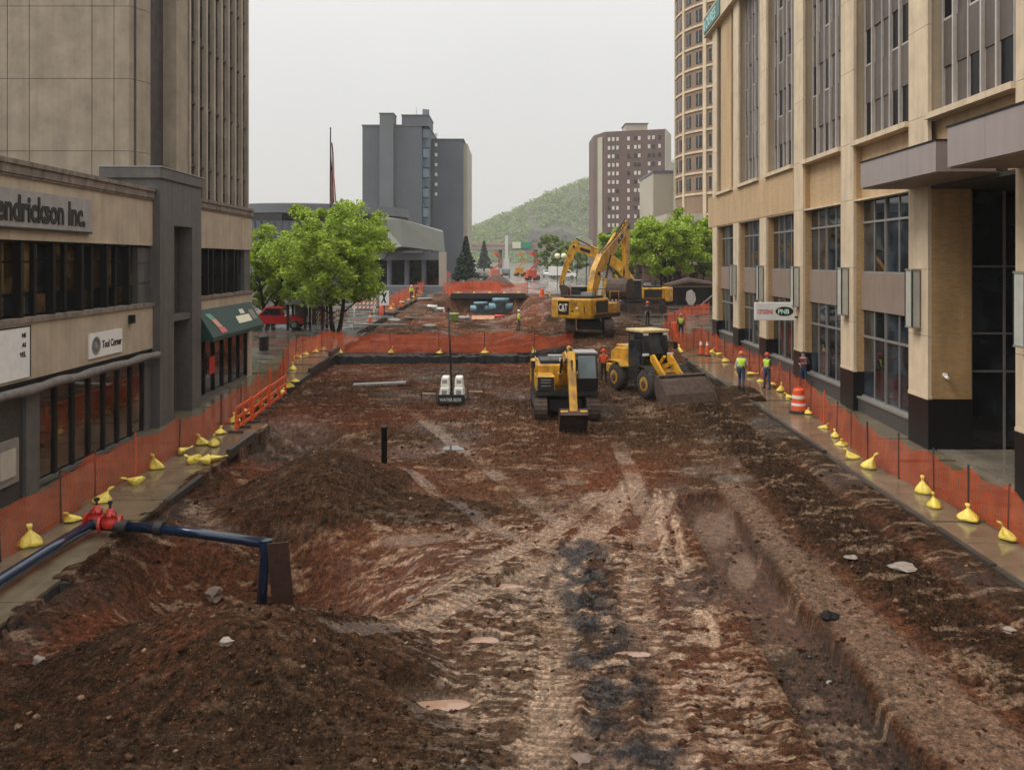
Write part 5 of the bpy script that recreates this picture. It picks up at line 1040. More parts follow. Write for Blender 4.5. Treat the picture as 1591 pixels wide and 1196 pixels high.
def flagpole():
    Y = 82.0; X = TX(513.5, Y); e = empty('flagpole', (X, Y, gz(Y)), 0, 'tall dark flagpole with a limp striped flag behind the street tree', 'flagpole'); top = pz(201, Y) - gz(Y)
    MB().tube([(0, 0, 0), (0, 0, top)], [.12, .06], 8).obj('pole', M_steel, e); MB().lathe([(.02, 0), (.11, .08), (.02, .2)], 10, (0, 0, top)).obj('finial', M_steel, e)
    z1 = pz(222, Y) - gz(Y); z0 = pz(318, Y) - gz(Y); nu, nvv = 26, 24; V = []; ms = []
    for j in range(nvv + 1):
        t = j / nvv; w = .08 + .36 * t ** .6
        for i in range(nu + 1): u = i / nu; V.append((.07 + w * u + .06 * math.sin(9 * u + 4 * t), .22 * math.sin(u * 19 + 2 * t) * (.4 + .6 * t), z1 + (z0 - z1) * t + .25 * u * math.sin(2 * t)))
    Fq = []; mi = []
    for j in range(nvv):
        for i in range(nu): a = j * (nu + 1) + i; Fq.append((a, a + 1, a + nu + 2, a + nu + 1)); u = i / nu; mi.append(2 if (j < nvv * .42 and u < .5) else (0 if (i // 2) % 2 == 0 else 1))
    me = bpy.data.meshes.new('flag'); me.from_pydata(V, [], Fq)
    for m in (mat('flag_red', (.42, .03, .03), .8, var=.1), mat('flag_white', (.6, .57, .54), .8, var=.1), mat('flag_blue', (.02, .025, .10), .8, var=.1)): me.materials.append(m)
    me.polygons.foreach_set('material_index', mi); me.polygons.foreach_set('use_smooth', [True] * len(mi)); piece('flag', me, e)
flagpole()
def dumpster():
    Y = 90.0; x0, x1 = TX(1026, Y), TX(1112, Y); z = gz(Y) + .1; e = empty('dumpster', ((x0 + x1) / 2, Y, z), R(2), 'long dark steel dumpster with a pale round patch, left of the office building corner', 'dumpster'); L_ = x1 - x0; h = 2.3
    m = mat('dumpster_dark', (.016, .013, .012), .7, var=.4, scale=2, spec=.15)
    bx('side_wall', (-L_ / 2, -1.1, .25), (L_ / 2, -1.0, h), m, e); bx('side_wall', (-L_ / 2, 1.0, .25), (L_ / 2, 1.1, h), m, e); bx('floor', (-L_ / 2, -1.0, .2), (L_ / 2, 1.0, .3), m, e); bx('end_wall', (-L_ / 2, -1, .3), (-L_ / 2 + .1, 1, h), m, e); bx('end_wall', (L_ / 2 - .1, -1, .3), (L_ / 2, 1, h), m, e)
    for zz in (.25, h): bx('rail', (-L_ / 2 - .05, -1.2, zz - .1), (L_ / 2 + .05, -1.08, zz + .08), M_mudsteel, e)
    for k in range(9): x = -L_ / 2 + L_ * (k + .5) / 9; bx('rib', (x - .05, -1.17, .3), (x + .05, -1.1, h - .05), m, e)
    MB().prism([(-.55, .9), (-.2, .35), (.25, .3), (.55, .9), (.45, 1.6), (.05, 2.0), (-.45, 1.75)], 'y', -1.21, -1.18).obj('patch', mat('pale_patch', (.4, .36, .33), .7, var=.35, scale=3), e)
    MB().bar((1.0, -1.25, .3), (2.7, -1.25, 1.7), .06, .12).obj('brace', M_greyplate, e)
    MB().tube([(-L_ / 2 + .3, -.6, h), (0, 0, h + .5), (L_ / 2 - .4, .3, h + .2)], [.3, .45, .3], 8).obj('debris', M_mudsteel, e)
dumpster()
def far_pit():
    X, Y = -2.6, 114.6; z = gz(Y)
    b = empty('road_plate', (X, Y + .4, z + .16), 0, 'long dark steel road plate bridging the far pit', 'plate'); bx('plate', (-5.8, -.5, 0), (4.5, 1.5, .14), M_steel, b); bx('edge_beam', (-5.8, -.6, -.55), (4.5, -.5, .1), M_steel, b)
    mb_ = mat('pale_blue_wrap', (.15, .29, .36), .45, mud=.6, var=.25, scale=2)
    for i, (x, w, h, lb) in enumerate(((-4.2, 1.7, 1.6, 'pale blue wrapped pipe fitting in the far pit, left one'), (-1.5, 2.0, 2.1, 'pale blue wrapped pipe fitting in the far pit, right one'))):
        e = empty('pipe_fitting', (x, 112.2, z - 2.35), 0, lb, 'pipe fitting', 'blue fittings in the far pit'); MB().lathe([(w * .3, 0), (w * .5, .1), (w * .48, h * .8), (w * .56, h * .82), (w * .56, h)], 14).obj('barrel', mb_, e, True); MB().cyl((-w * .8, -.2, h * .45), (w * .8, -.2, h * .45), w * .26, None, 12).obj('branch', mb_, e, True)
    for i, (x, y, w) in enumerate(((705, 476, 1.6), (672, 480, 1.1))):
        XX, YY = gp(x, y, -.3); e = empty('white_pipe', (XX, YY, dz(XX, YY) + .15), R(15 - 40 * i), ['white plastic pipe length lying left of the far pit', 'short white pipe lying beside the longer one left of the far pit'][i], 'pipe'); MB().lathe([(.19, -w / 2), (.23, -w / 2), (.23, -w / 2 + .2), (.2, -w / 2 + .22), (.2, w / 2), (.16, w / 2)], 14).obj('pipe_barrel', M_white, e, True, rot=(0, R(90), 0))
    for i, (x, y, L_, a) in enumerate(((630, 487, 4.2, 8), (590, 508, 4.5, 2), (655, 500, 3.2, -12), (578, 496, 4.0, 12), (690, 492, 2.4, 30))):
        XX, YY = gp(x, y, -.1); tag(MB().obox((0, 0, .07), (L_, .32, .13)).obj('timber_beam', [M_wood, M_greyplate][i % 2], None, loc=(XX, YY, dz(XX, YY) + .12) if XX > -11 else (XX, YY, gz(YY) + .02), rot=(0, 0, R(a))), ['weathered beam below the far left fence sandbags', 'grey beam lying behind the crossing fence at the left', 'weathered beam on the slope left of the thin pole', 'grey beam near the tree trunks', 'short weathered beam lying at an angle near the white pipes'][i], 'beam', 'beams behind the crossing fence')
    XX, YY = gp(600, 600, -.35); XX = gp(590, 600, -.35)[0]
    tag(MB().obox((0, 0, .05), (2.7, .5, .1)).obj('concrete_slab', M_greyplate, None, loc=(XX, YY, dz(XX, YY) + .06), rot=(0, R(-2), R(4))), 'long grey concrete slab lying on the red earth left of the ballast stand', 'slab')
    XX, YY = gp(752, 497, -1.0); tag(MB().obox((0, 0, .15), (2.6, 1.0, .3)).obj('formwork_board', mat('orange_timber', (.40, .20, .10), .7, var=.3, scale=3), None, loc=(XX, YY, dz(XX, YY) + .02), rot=(R(20), 0, 0)), 'orange brown formwork board in front of the far pit', 'board')
far_pit()

# small clutter of the dig behind the crossing fence
def clutter():
    q = random.Random(21)
    def put(x, y, d=-.3): X, Y = gp(x, y, d); return X, Y, dz(X, Y)
    mg = mat('lime_bucket', (.35, .50, .18), .5, var=.2); mk_ = mat('grey_hose', (.12, .11, .105), .6, var=.3)
    X, Y, z = put(705, 503); e = empty('bucket', (X, Y, z), 0, 'pale lime plastic tub beside the thin pole behind the crossing fence', 'bucket'); MB().lathe([(.30, 0), (.42, .1), (.45, .62), (.48, .64), (.48, .7), (.42, .7), (.40, .15), (.1, .12)], 18).obj('tub', mg, e, True)
    for i, (x, y, L_, a, m, lb) in enumerate(((680, 478, 1.5, 20, M_white, 'white pipe end leaning left of the far pit, nearest the fence'), (722, 492, 1.3, -30, M_greyplate, 'short grey pipe right of the thin pole'), (715, 478, 1.8, 5, M_white, 'white pipe right of the thin pole near the far pit'), (660, 470, 2.0, 40, M_greyplate, 'grey pipe lying close to the far left fence'), (776, 492, 1.0, 10, M_red, 'red pipe piece in front of the far pit'))):
        X, Y, z = put(x, y); e = empty('pipe_length', (X, Y, z + .16), R(a), lb, 'pipe', 'pipes behind the crossing fence'); MB().lathe([(.13, -L_ / 2), (.17, -L_ / 2), (.17, L_ / 2), (.13, L_ / 2)], 12).obj('barrel', m, e, True, rot=(0, R(90), R(q.uniform(-8, 8))))
    for i, (x, y, w, l, lb) in enumerate(((640, 497, 2.2, 1.6, 'grey concrete slab nearest the beams left of the pole'), (612, 500, 1.6, 1.2, 'small broken concrete slab at the left behind the crossing fence'), (668, 508, 1.8, 1.0, 'narrow broken slab left of the lime tub'), (600, 488, 2.4, 1.4, 'wide broken slab at the start of the far left fence'))):
        X, Y, z = put(x, y, -.1); z = max(z, gz(Y) - .4) if X > -11 else gz(Y)
        P = [(w / 2 * math.cos(t) * q.uniform(.75, 1.1), l / 2 * math.sin(t) * q.uniform(.75, 1.1)) for t in [2 * math.pi * k / 7 for k in range(7)]]
        tag(MB().prism(P, 'z', -.05, .14).obj('broken_slab', mat('slab_grey', (.17, .15, .135), .6, var=.35, scale=2), None, loc=(X, Y, z + .06), rot=(R(q.uniform(-8, 8)), R(q.uniform(-8, 8)), q.uniform(0, 3))), lb, 'slab', 'broken slabs behind the crossing fence')
    for i, (x, y) in enumerate(((592, 482), (575, 500), (690, 470), (727, 470), (622, 476))):
        X, Y, z = put(x, y, 0); z = z if X > -10.9 else gz(Y)
        e = empty('traffic_cone', (X, Y, z), 0, ['orange cone beside the notice board', 'orange cone right of the tree trunks', 'orange cone left of the far pit', 'orange cone in front of the far pit plate', 'orange cone between the far left fence and the beams'][i], 'traffic cone', 'cones behind the crossing fence'); bx('foot', (-.2, -.2, 0), (.2, .2, .04), M_orange, e); MB().lathe([(.17, .04), (.04, .9), (.03, .9)], 12).obj('cone_body', M_orange, e); MB().lathe([(.12, .42), (.09, .62)], 12).obj('white_band', M_white, e)
clutter()

# ------------------------------------------------------------------ machines
def track(e, y0, w, L_, h, nm='track'):
    r = h / 2; P = []
    for k in range(9): a = -math.pi / 2 + math.pi * k / 8; P.append((L_ / 2 - r + r * math.cos(a), r + r * math.sin(a)))
    for k in range(9): a = math.pi / 2 + math.pi * k / 8; P.append((-L_ / 2 + r + r * math.cos(a), r + r * math.sin(a)))
    P = [(p[0], p[1]) for p in P]
    T = MB().prism([(x, z) for x, z in P], 'y', y0 - w / 2 + .04, y0 + w / 2 - .04).obj(nm, M_mudsteel, e)
    per = []; n = len(P)
    for i in range(n):
        a, b = Vector(P[i]), Vector(P[(i + 1) % n]); m = max(1, int((b - a).length / .19))
        for k in range(m): c = a.lerp(b, (k + .5) / m); d = (b - a).normalized(); per.append((c, math.atan2(d.y, d.x)))
    sm = MB().box((-.08, -w / 2, -.03), (.08, w / 2, .02)).box((-.02, -w / 2, .02), (.02, w / 2, .05)).mesh('track_shoe', M_mudsteel)
    for c, a in per: piece('track_shoe', sm, T, (c.x, y0, c.y), (0, -a + math.pi, 0))
    for k in range(5): x = -L_ / 2 + r + (L_ - 2 * r) * k / 4; MB().cyl((x, y0 - w / 2 - .01, r), (x, y0 + w / 2 + .01, r), r * (.72 if k in (0, 4) else .4), None, 14).obj('roller', M_steel, T)
def beam(prof_c, w, nm, m, e, d0=.5):
    """boom-like box of changing depth along a line of (x, z, depth)"""
    up, dn = [], []; n = len(prof_c)
    for i, (x, z, d) in enumerate(prof_c):
        a = Vector(prof_c[max(i - 1, 0)][:2]); b = Vector(prof_c[min(i + 1, n - 1)][:2]); t = (b - a).normalized(); q = Vector((-t.y, t.x)); up.append((x + q.x * d / 2, z + q.y * d / 2)); dn.append((x - q.x * d / 2, z - q.y * d / 2))
    return MB().prism(up + dn[::-1], 'y', -w / 2, w / 2).obj(nm, m, e, bevel=.03)
def ram(e, p, q, r, ys=(0,)):
    for y in ys:
        a = Vector((p[0], y, p[1])); b = Vector((q[0], y, q[1])); m = a.lerp(b, .58); c = MB().cyl(a, m, r, None, 10).obj('hydraulic_cylinder', M_cat if r > .085 else M_steel, e); MB().cyl(m, b, r * .55, None, 8).obj('rod', M_steel, c)
def excavator(loc, heading, label, k=1.0, under=None, boom=None, stick=None, bucket=None, small=False, cw_h=1.25, logo=True, cab_side=1):
    e = empty('excavator', loc, heading, label, 'excavator', 'excavators'); e.scale = (k, k, k); U = under if under is not None else 0
    und = MB().box((-1.3, -.75, .35), (1.3, .75, .85)).obj('undercarriage', M_steel, e, rot=(0, 0, U)); MB().cyl((0, 0, .85), (0, 0, 1.08), .75, None, 24).obj('turntable', M_steel, und)
    for s in (-1, 1): track(und, s * 1.2, .6, 4.4, .95)
    # house: deck, engine cover, counterweight, cab
    bx('deck', (-2.1, -1.45, 1.1), (1.7, 1.45, 1.32), M_steel, e)
    H = MB().box((-2.0, -1.42, 1.33), (.1, 1.42, 2.35)).obj('engine_cover', M_cat, e, bevel=.08)
    bx('side_door', (-1.7, -1.44, 1.45), (-.1, -1.42, 2.2), M_ink, H); bx('side_door', (-1.7, 1.42, 1.45), (-.1, 1.44, 2.2), M_ink, H)
    bx('top_cover', (-1.8, -1.1, 2.35), (-.1, .9, 2.52), M_steel, H, .03); MB().cyl((-1.2, .8, 2.5), (-1.2, .8, 3.0), .08, None, 10).obj('exhaust', M_steel, H); bx('air_box', (-.9, -.7, 2.5), (-.35, .1, 2.72), M_greyplate, H)
    C = MB()
    pts = [(-2.0, -1.5), (-2.35, -1.46), (-2.72, -1.05), (-2.85, -.5), (-2.85, .5), (-2.72, 1.05), (-2.35, 1.46), (-2.0, 1.5)]; C.prism(pts, 'z', 1.12, 1.12 + cw_h); W = C.obj('counterweight', M_cat, e, bevel=.1)
    if logo:
        b = MB().box((-2.90, -.05, 1.42), (-2.852, 0, 1.5)); lp = bx('logo_plate', (-2.875, -.10, 1.38), (-2.852, .66, 2.22), M_ink, W)
        text('CAT', .62, M_white, lp, frameM((-2.878, .63, 1.62), (0, -1, 0), (0, 0, 1)), ext=.004, bold=.014, sx=.52)
        MB().add([(-2.881, .14, 1.56), (-2.881, .42, 1.56), (-2.881, .28, 1.80)], [(0, 1, 2)]).obj('logo_triangle', M_cat, lp)
        MB().cyl((-2.852, -.35, 1.62), (-2.87, -.35, 1.62), .07, None, 12).obj('tow_eye', M_ink, W); bx('badge', (-2.70, -1.12, 1.55), (-2.62, -1.0, 1.9), M_ink, W); bx('sticker', (-2.865, -.75, 1.75), (-2.85, -.6, 1.87), M_white, W)
    cy0, cy1 = (.42, 1.42) if cab_side > 0 else (-1.42, -.42)
    K = MB().prism([(.15, 1.33), (1.75, 1.33), (1.85, 1.9), (1.5, 2.95), (.15, 3.0)], 'y', cy0, cy1).obj('cab', M_ink, e, bevel=.04)
    bx('roof', (.1, cy0 - .02, 3.0), (1.5, cy1 + .02, 3.07), M_greyplate, K)
    bx('side_window', (.35, cy1, 1.95), (1.35, cy1 + .012, 2.85), M_glassb, K); bx('side_window', (.35, cy0 - .012, 1.95), (1.35, cy0, 2.85), M_glassb, K); bx('rear_window', (.135, cy0 + .12, 1.95), (.15, cy1 - .12, 2.85), M_glassb, K)
    a, b = Vector((1.85, 1.92)), Vector((1.51, 2.92)); MB().add([(a.x + .02, cy0 + .1, a.y), (a.x + .02, cy1 - .1, a.y), (b.x + .02, cy1 - .1, b.y), (b.x + .02, cy0 + .1, b.y)], [(0, 1, 2, 3)]).obj('windscreen', mat('pale_windscreen', (.10, .13, .13), .08, var=.2), K)
    bx('tool_box', (.3, -1.42 * cab_side - (0 if cab_side > 0 else -0) if cab_side > 0 else .5, 1.33), (1.7, -.55 if cab_side > 0 else 1.42, 2.0), M_cat, e, .05)
    G = bx('grille', (1.70, -1.36, 1.36), (1.73, -.60, 1.96), M_ink, e)
    for z in (1.55, 1.7, 1.82): bx('grille_bar', (1.73, -1.2, z), (1.74, -.75, z + .03), M_greyplate, G)
    hr = MB().tube([(1.6, -1.38, 2.0), (1.6, -1.38, 2.75), (.3, -1.38, 2.75), (.3, -1.38, 2.3)], .025, 6).obj('handrail', M_cat, e); 
    MB().tube([(-.1, -1.3, 2.5), (-.1, -1.3, 2.95), (-1.6, -1.3, 2.95), (-1.6, -1.3, 2.5)], .022, 6).obj('handrail', M_ink, e); MB().tube([(1.5, -1.42, 2.1), (1.65, -1.55, 2.5)], .015, 5).obj('mirror_arm', M_ink, e); bx('mirror', (1.6, -1.66, 2.4), (1.65, -1.46, 2.7), M_ink, e)
    # boom, stick, bucket, all in the plane y = 0
    Bm = beam(boom, .42, 'boom', M_cat, e); bw = .40
    Sk = beam(stick, .34, 'stick', M_cat, e)
    f0 = boom[0]; tip = boom[-1]; mid = boom[len(boom) // 2]
    ram(e, (f0[0] + .55, f0[1] - .35), (mid[0] * .55 + boom[len(boom) // 2 + 1][0] * .45, mid[1] * .55 + boom[len(boom) // 2 + 1][1] * .45 - .05), .11, (-.34, .34))
    s0, s1 = stick[0], stick[-1]; ram(e, (mid[0] + .1, mid[1] + .38), (s0[0] + .05, s0[1] + .12), .11)
    ram(e, (stick[1][0] + .12, stick[1][1] + .38 if not small else stick[1][1] + .1), bucket[2], .085)
    if logo and not small:
        p0, p1 = boom[-3], boom[-2]; c = Vector(((p0[0] + p1[0]) / 2, (p0[1] + p1[1]) / 2)); a = math.atan2(p1[1] - p0[1], p1[0] - p0[0])
        for s in (-1, 1):
            pl2 = MB().obox((c.x, s * .215, c.y), (.95, .012, .30), Matrix.Rotation(-a, 3, 'Y')).obj('name_plate', M_ink, Bm)
            if s < 0: text('C', .3, M_white, pl2, frameM((c.x - .1, -.223, c.y - .1), (math.cos(a), 0, math.sin(a)), (-math.sin(a), 0, math.cos(a))), ext=.003, bold=.01)
    for y in (-.13, -.07, .07, .13): MB().tube([(b_[0] - .02, y, b_[1] + b_[2] * .62) for b_ in boom[1:-1]], .022, 6).obj('hose', M_ink, Bm)
    for s in (-1, 1): MB().cyl((boom[2][0], s * .22, boom[2][1]), (boom[2][0], s * .28, boom[2][1]), .13, None, 12).obj('pivot_pin', M_steel, Bm); MB().cyl((boom[-1][0], s * .2, boom[-1][1]), (boom[-1][0], s * .27, boom[-1][1]), .12, None, 12).obj('pivot_pin', M_steel, Bm); bx('work_lamp', (boom[2][0] + .25, s * .3 - .07, boom[2][1] - .1), (boom[2][0] + .33, s * .3 + .07, boom[2][1] + .06), M_white, Bm)
    # bucket: curved shell with side plates and teeth
    bc, br, ang = Vector(bucket[0]), bucket[1], bucket[3]; wd = bucket[4]; out, inn = [], []
    for i in range(11): t = ang + R(215) * i / 10; rr = br * (1.0 if i < 8 else 1.08); out.append((bc.x + rr * math.cos(t), bc.y + rr * math.sin(t))); inn.append((bc.x + (rr - .05) * math.cos(t), bc.y + (rr - .05) * math.sin(t)))
    Bk = MB().prism(out + inn[::-1], 'y', -wd / 2, wd / 2).obj('bucket', M_mudsteel if not small else M_rust, e)
    for s in (-1, 1): MB().prism(out, 'y', s * wd / 2 - .02, s * wd / 2 + .02).obj('side_plate', M_mudsteel if not small else M_rust, Bk)
    t = ang + R(215); d = Vector((-math.sin(t), math.cos(t)))
    for k in range(5): y = -wd / 2 + wd * (k + .5) / 5; p = Vector(out[-1]); q2 = p + d * .22; MB().bar((p.x, y, p.y), (q2.x, y, q2.y), .1, .06, (0, 1, 0)).obj('tooth', M_steel, Bk)
    for y in ((-.42, .42) if small else (-.14, .14)): MB().bar((s1[0], y, s1[1]), (bc.x + br * .75 * math.cos(ang + .4), y, bc.y + br * .75 * math.sin(ang + .4)), .28 if small else .08, .3, (0, 1, 0)).obj('bucket_ear', M_cat if small else M_mudsteel, Bk)
    ram(e, bucket[2], (bc.x + br * .8 * math.cos(ang + .9), bc.y + br * .8 * math.sin(ang + .9)), .06)
    return e
# (heading is the angle of local +x)
z1 = 1.85
excavator((5.25, 57.2, dz(5.25, 57.2) - .02), R(90 - 33), 'yellow CAT excavator seen from behind on the heap, boom and bucket raised', 1.05, under=R(30),
    boom=[(.3, 1.7, .55), (.5, 2.8, .75), (1.0, 3.9, .95), (1.75, 4.75, .95), (3.4, 5.7, .8), (5.2, 6.85, .55), (5.6, 7.1, .35)], stick=[(5.35, 7.55, .3), (5.62, 6.7, .72), (5.55, 5.2, .55), (5.5, 3.4, .34)],
    bucket=((4.75, 2.75), .78, (5.25, 3.75), R(20), 1.5))
excavator((12.5, 81, dz(11.3, 81) - .05), R(178), 'yellow CAT excavator behind the raised bucket, its arm reaching left', 1.05, under=R(0),
    boom=[(.4, 1.7, .55), (.9, 2.8, .75), (1.7, 4.0, .95), (2.8, 4.9, .95), (4.4, 5.5, .8), (5.9, 6.0, .55), (6.2, 6.1, .35)], stick=[(5.95, 6.75, .35), (6.25, 5.9, .75), (6.9, 4.2, .55), (7.45, 2.6, .32)],
    bucket=((7.2, 1.9), .7, (7.3, 3.1), R(60), 1.4))
zs = dz(2.4, 37.0)
excavator((2.28, 37.0, zs - .05), R(-88), 'small yellow excavator facing the camera with its bucket on the ground', .92, under=R(-1),
    boom=[(.5, 1.6, .42), (.9, 2.3, .5), (1.5, 2.8, .52), (2.4, 3.0, .45), (3.2, 2.95, .36), (3.4, 2.92, .28)], stick=[(3.35, 3.3, .28), (3.5, 2.85, .42), (4.0, 1.8, .36), (4.5, .85, .24)],
    bucket=((4.35, .48), .50, (4.25, 1.35), R(35), 1.15), small=True, logo=False)
def loader():
    X, Y = 6.75, 41.3; z = dz(6.5, 40.5) - .02; h = R(-90 + 23); e = empty('wheel_loader', (X, Y, z), h, 'yellow wheel loader with dark cab and wide muddy bucket by the right pavement', 'loader')
    def wheel(x, y, s):
        w = MB().lathe([(.30, -.24), (.52, -.26), (.66, -.20), (.69, -.08), (.69, .08), (.66, .20), (.52, .26), (.30, .24)], 28).obj('wheel', M_rubber, e, True, loc=(x, y, .68), rot=(R(90), 0, 0))
        rm = MB().lathe([(.33, -.262), (.35, -.25), (.35, .25), (.33, .262)], 20).obj('rim', M_cat, w); MB().lathe([(.16, -.30), (.2, -.27), (.2, .27), (.16, .30)], 14).obj('hub', M_mudsteel, rm); lg = MB().box((.64, -.20, -.05), (.715, -.02, .05)).mesh('tread_lug', M_rubber); 
        for k in range(18): piece('tread_lug', lg, w, (0, 0, 0), (R(0), 0, 0)).matrix_local = Matrix.Rotation(2 * math.pi * k / 18, 4, 'Z') @ Matrix.Rotation(R(90), 4, 'X') @ Matrix.Translation((0, .11 if k % 2 else .11, 0))
    for x in (1.4, -1.4):
        for s in (-1, 1): wheel(x, s * .92, s)
        MB().cyl((x, -.8, .68), (x, .8, .68), .2, None, 10).obj('axle', M_steel, e)
    bx('rear_frame', (-2.4, -.5, .65), (-.1, .5, 1.15), M_steel, e); bx('front_frame', (-.1, -.42, .6), (1.9, .42, 1.3), M_cat, e, .05)
    Hd = MB().prism([(-2.75, 1.15), (-.75, 1.15), (-.75, 2.2), (-2.2, 2.1), (-2.7, 1.85)], 'y', -.62, .62).obj('engine_hood', M_cat, e, bevel=.08); bx('hood_top', (-2.3, -.5, 2.12), (-.9, .5, 2.24), M_cat, Hd, .03); bx('rear_grille', (-2.78, -.45, 1.3), (-2.74, .45, 1.8), M_ink, Hd); MB().cyl((-1.3, .3, 2.2), (-1.3, .3, 2.75), .06, None, 8).obj('exhaust', M_steel, Hd)
    bx('rear_ballast', (-2.95, -.75, .75), (-2.5, .75, 1.2), M_cat, e, .06)
    for x0, x1 in ((-2.15, -.7), (.75, 1.7)):
        for s in (-1, 1): MB().prism([(x0, 1.35), (x0 + .25, 1.52), (x1 - .3, 1.52), (x1, 1.3), (x1, 1.25), (x1 - .3, 1.46), (x0 + .25, 1.46), (x0, 1.3)], 'y', s * .92 - .27, s * .92 + .27).obj('mudguard', M_cat if x0 < 0 else M_ink, e)
    K = MB().prism([(-.8, 1.15), (.55, 1.15), (.72, 2.0), (.5, 3.02), (-.8, 3.02)], 'y', -.70, .70).obj('cab', M_ink, e, bevel=.03)
    R_ = bx('roof', (-.9, -.78, 3.02), (.68, .78, 3.16), mat('roof_cream', (.62, .48, .22), .5, var=.2), K, .04)
    for s in (-1, 1): bx('side_window', (-.65, s * .70 - (.012 if s < 0 else 0), 2.0), (-.1, s * .70 + (0 if s < 0 else .012), 2.9), M_glassb, K); bx('side_window', (0, s * .70 - (.012 if s < 0 else 0), 1.5), (.5, s * .70 + (0 if s < 0 else .012), 2.9), M_glassb, K)
    MB().add([(.735, -.62, 2.02), (.735, .62, 2.02), (.525, .62, 2.92), (.525, -.62, 2.92)], [(0, 1, 2, 3)]).obj('windscreen', M_glassb, K); MB().add([(.60, -.5, 1.3), (.60, .5, 1.3), (.725, .5, 1.9), (.725, -.5, 1.9)], [(0, 1, 2, 3)]).obj('lower_window', M_glass, K)
    for s in (-1, 1): MB().tube([(.5, s * .7, 2.3), (.75, s * 1.05, 2.35)], .018, 5).obj('mirror_arm', M_ink, K); bx('mirror', (.73, s * 1.05 - .1, 2.2), (.77, s * 1.05 + .1, 2.55), M_ink, K); bx('work_lamp', (.55, s * .55 - .12, 2.9), (.66, s * .55 + .12, 3.01), M_white, K)
    bx('headlamp_bar', (.78, -.85, 1.95), (.9, -.55, 2.05), M_white, e); bx('headlamp_bar', (.78, .55, 1.95), (.9, .85, 2.05), M_white, e); bx('step', (-.3, -1.0, .55), (.3, -.72, .62), M_steel, e); bx('tank', (-.6, -.85, .7), (.4, -.6, 1.2), M_ink, e)
    for s in (-1, 1):
        MB().prism([(.95, 1.95), (1.2, 2.05), (2.0, 1.35), (2.75, .75), (2.75, .45), (2.5, .45), (1.75, 1.05), (.95, 1.7)], 'y', s * .48 - .06, s * .48 + .06).obj('lift_arm', M_cat, e, bevel=.02); MB().cyl((.9, s * .36, 1.0), (1.9, s * .36, 1.15), .07, None, 8).obj('lift_cylinder', M_steel, e)
    MB().bar((1.3, 0, 1.45), (2.2, 0, 1.75), .14, .2).obj('tilt_lever', M_cat, e); MB().cyl((.8, 0, 1.35), (1.4, 0, 1.95), .08, None, 8).obj('tilt_cylinder', M_cat, e); bx('cross_tube', (1.75, -.48, 1.0), (1.95, .48, 1.25), M_cat, e); MB().bar((2.2, 0, 1.75), (2.7, 0, 1.0), .1, .14).obj('tilt_link', M_cat, e)
    prof = [(2.7, 1.28), (2.62, .95), (2.66, .45), (2.85, .12), (3.2, .0), (3.85, -.02), (3.85, .03), (3.2, .06), (2.93, .2), (2.76, .48), (2.73, .92), (2.82, 1.24)]
    Bk = MB().prism(prof, 'y', -1.32, 1.32).obj('bucket', M_mudsteel, e)
    side = [(2.7, 1.28), (2.62, .95), (2.66, .45), (2.85, .12), (3.2, .0), (3.85, -.02), (3.7, .25), (2.9, 1.25)]
    for s in (-1, 1): MB().prism(side, 'y', s * 1.32 - .03, s * 1.32 + .03).obj('side_plate', M_mudsteel, Bk)
    MB().prism([(2.72, .3), (3.1, .06), (3.75, .04), (3.55, .5), (3.0, 1.05), (2.75, 1.15)], 'y', -1.28, 1.28).obj('load_of_earth', M_mudsteel, Bk, bevel=.05)
    bx('cutting_edge', (3.75, -1.36, -.04), (3.95, 1.36, .0), M_steel, Bk)
loader()
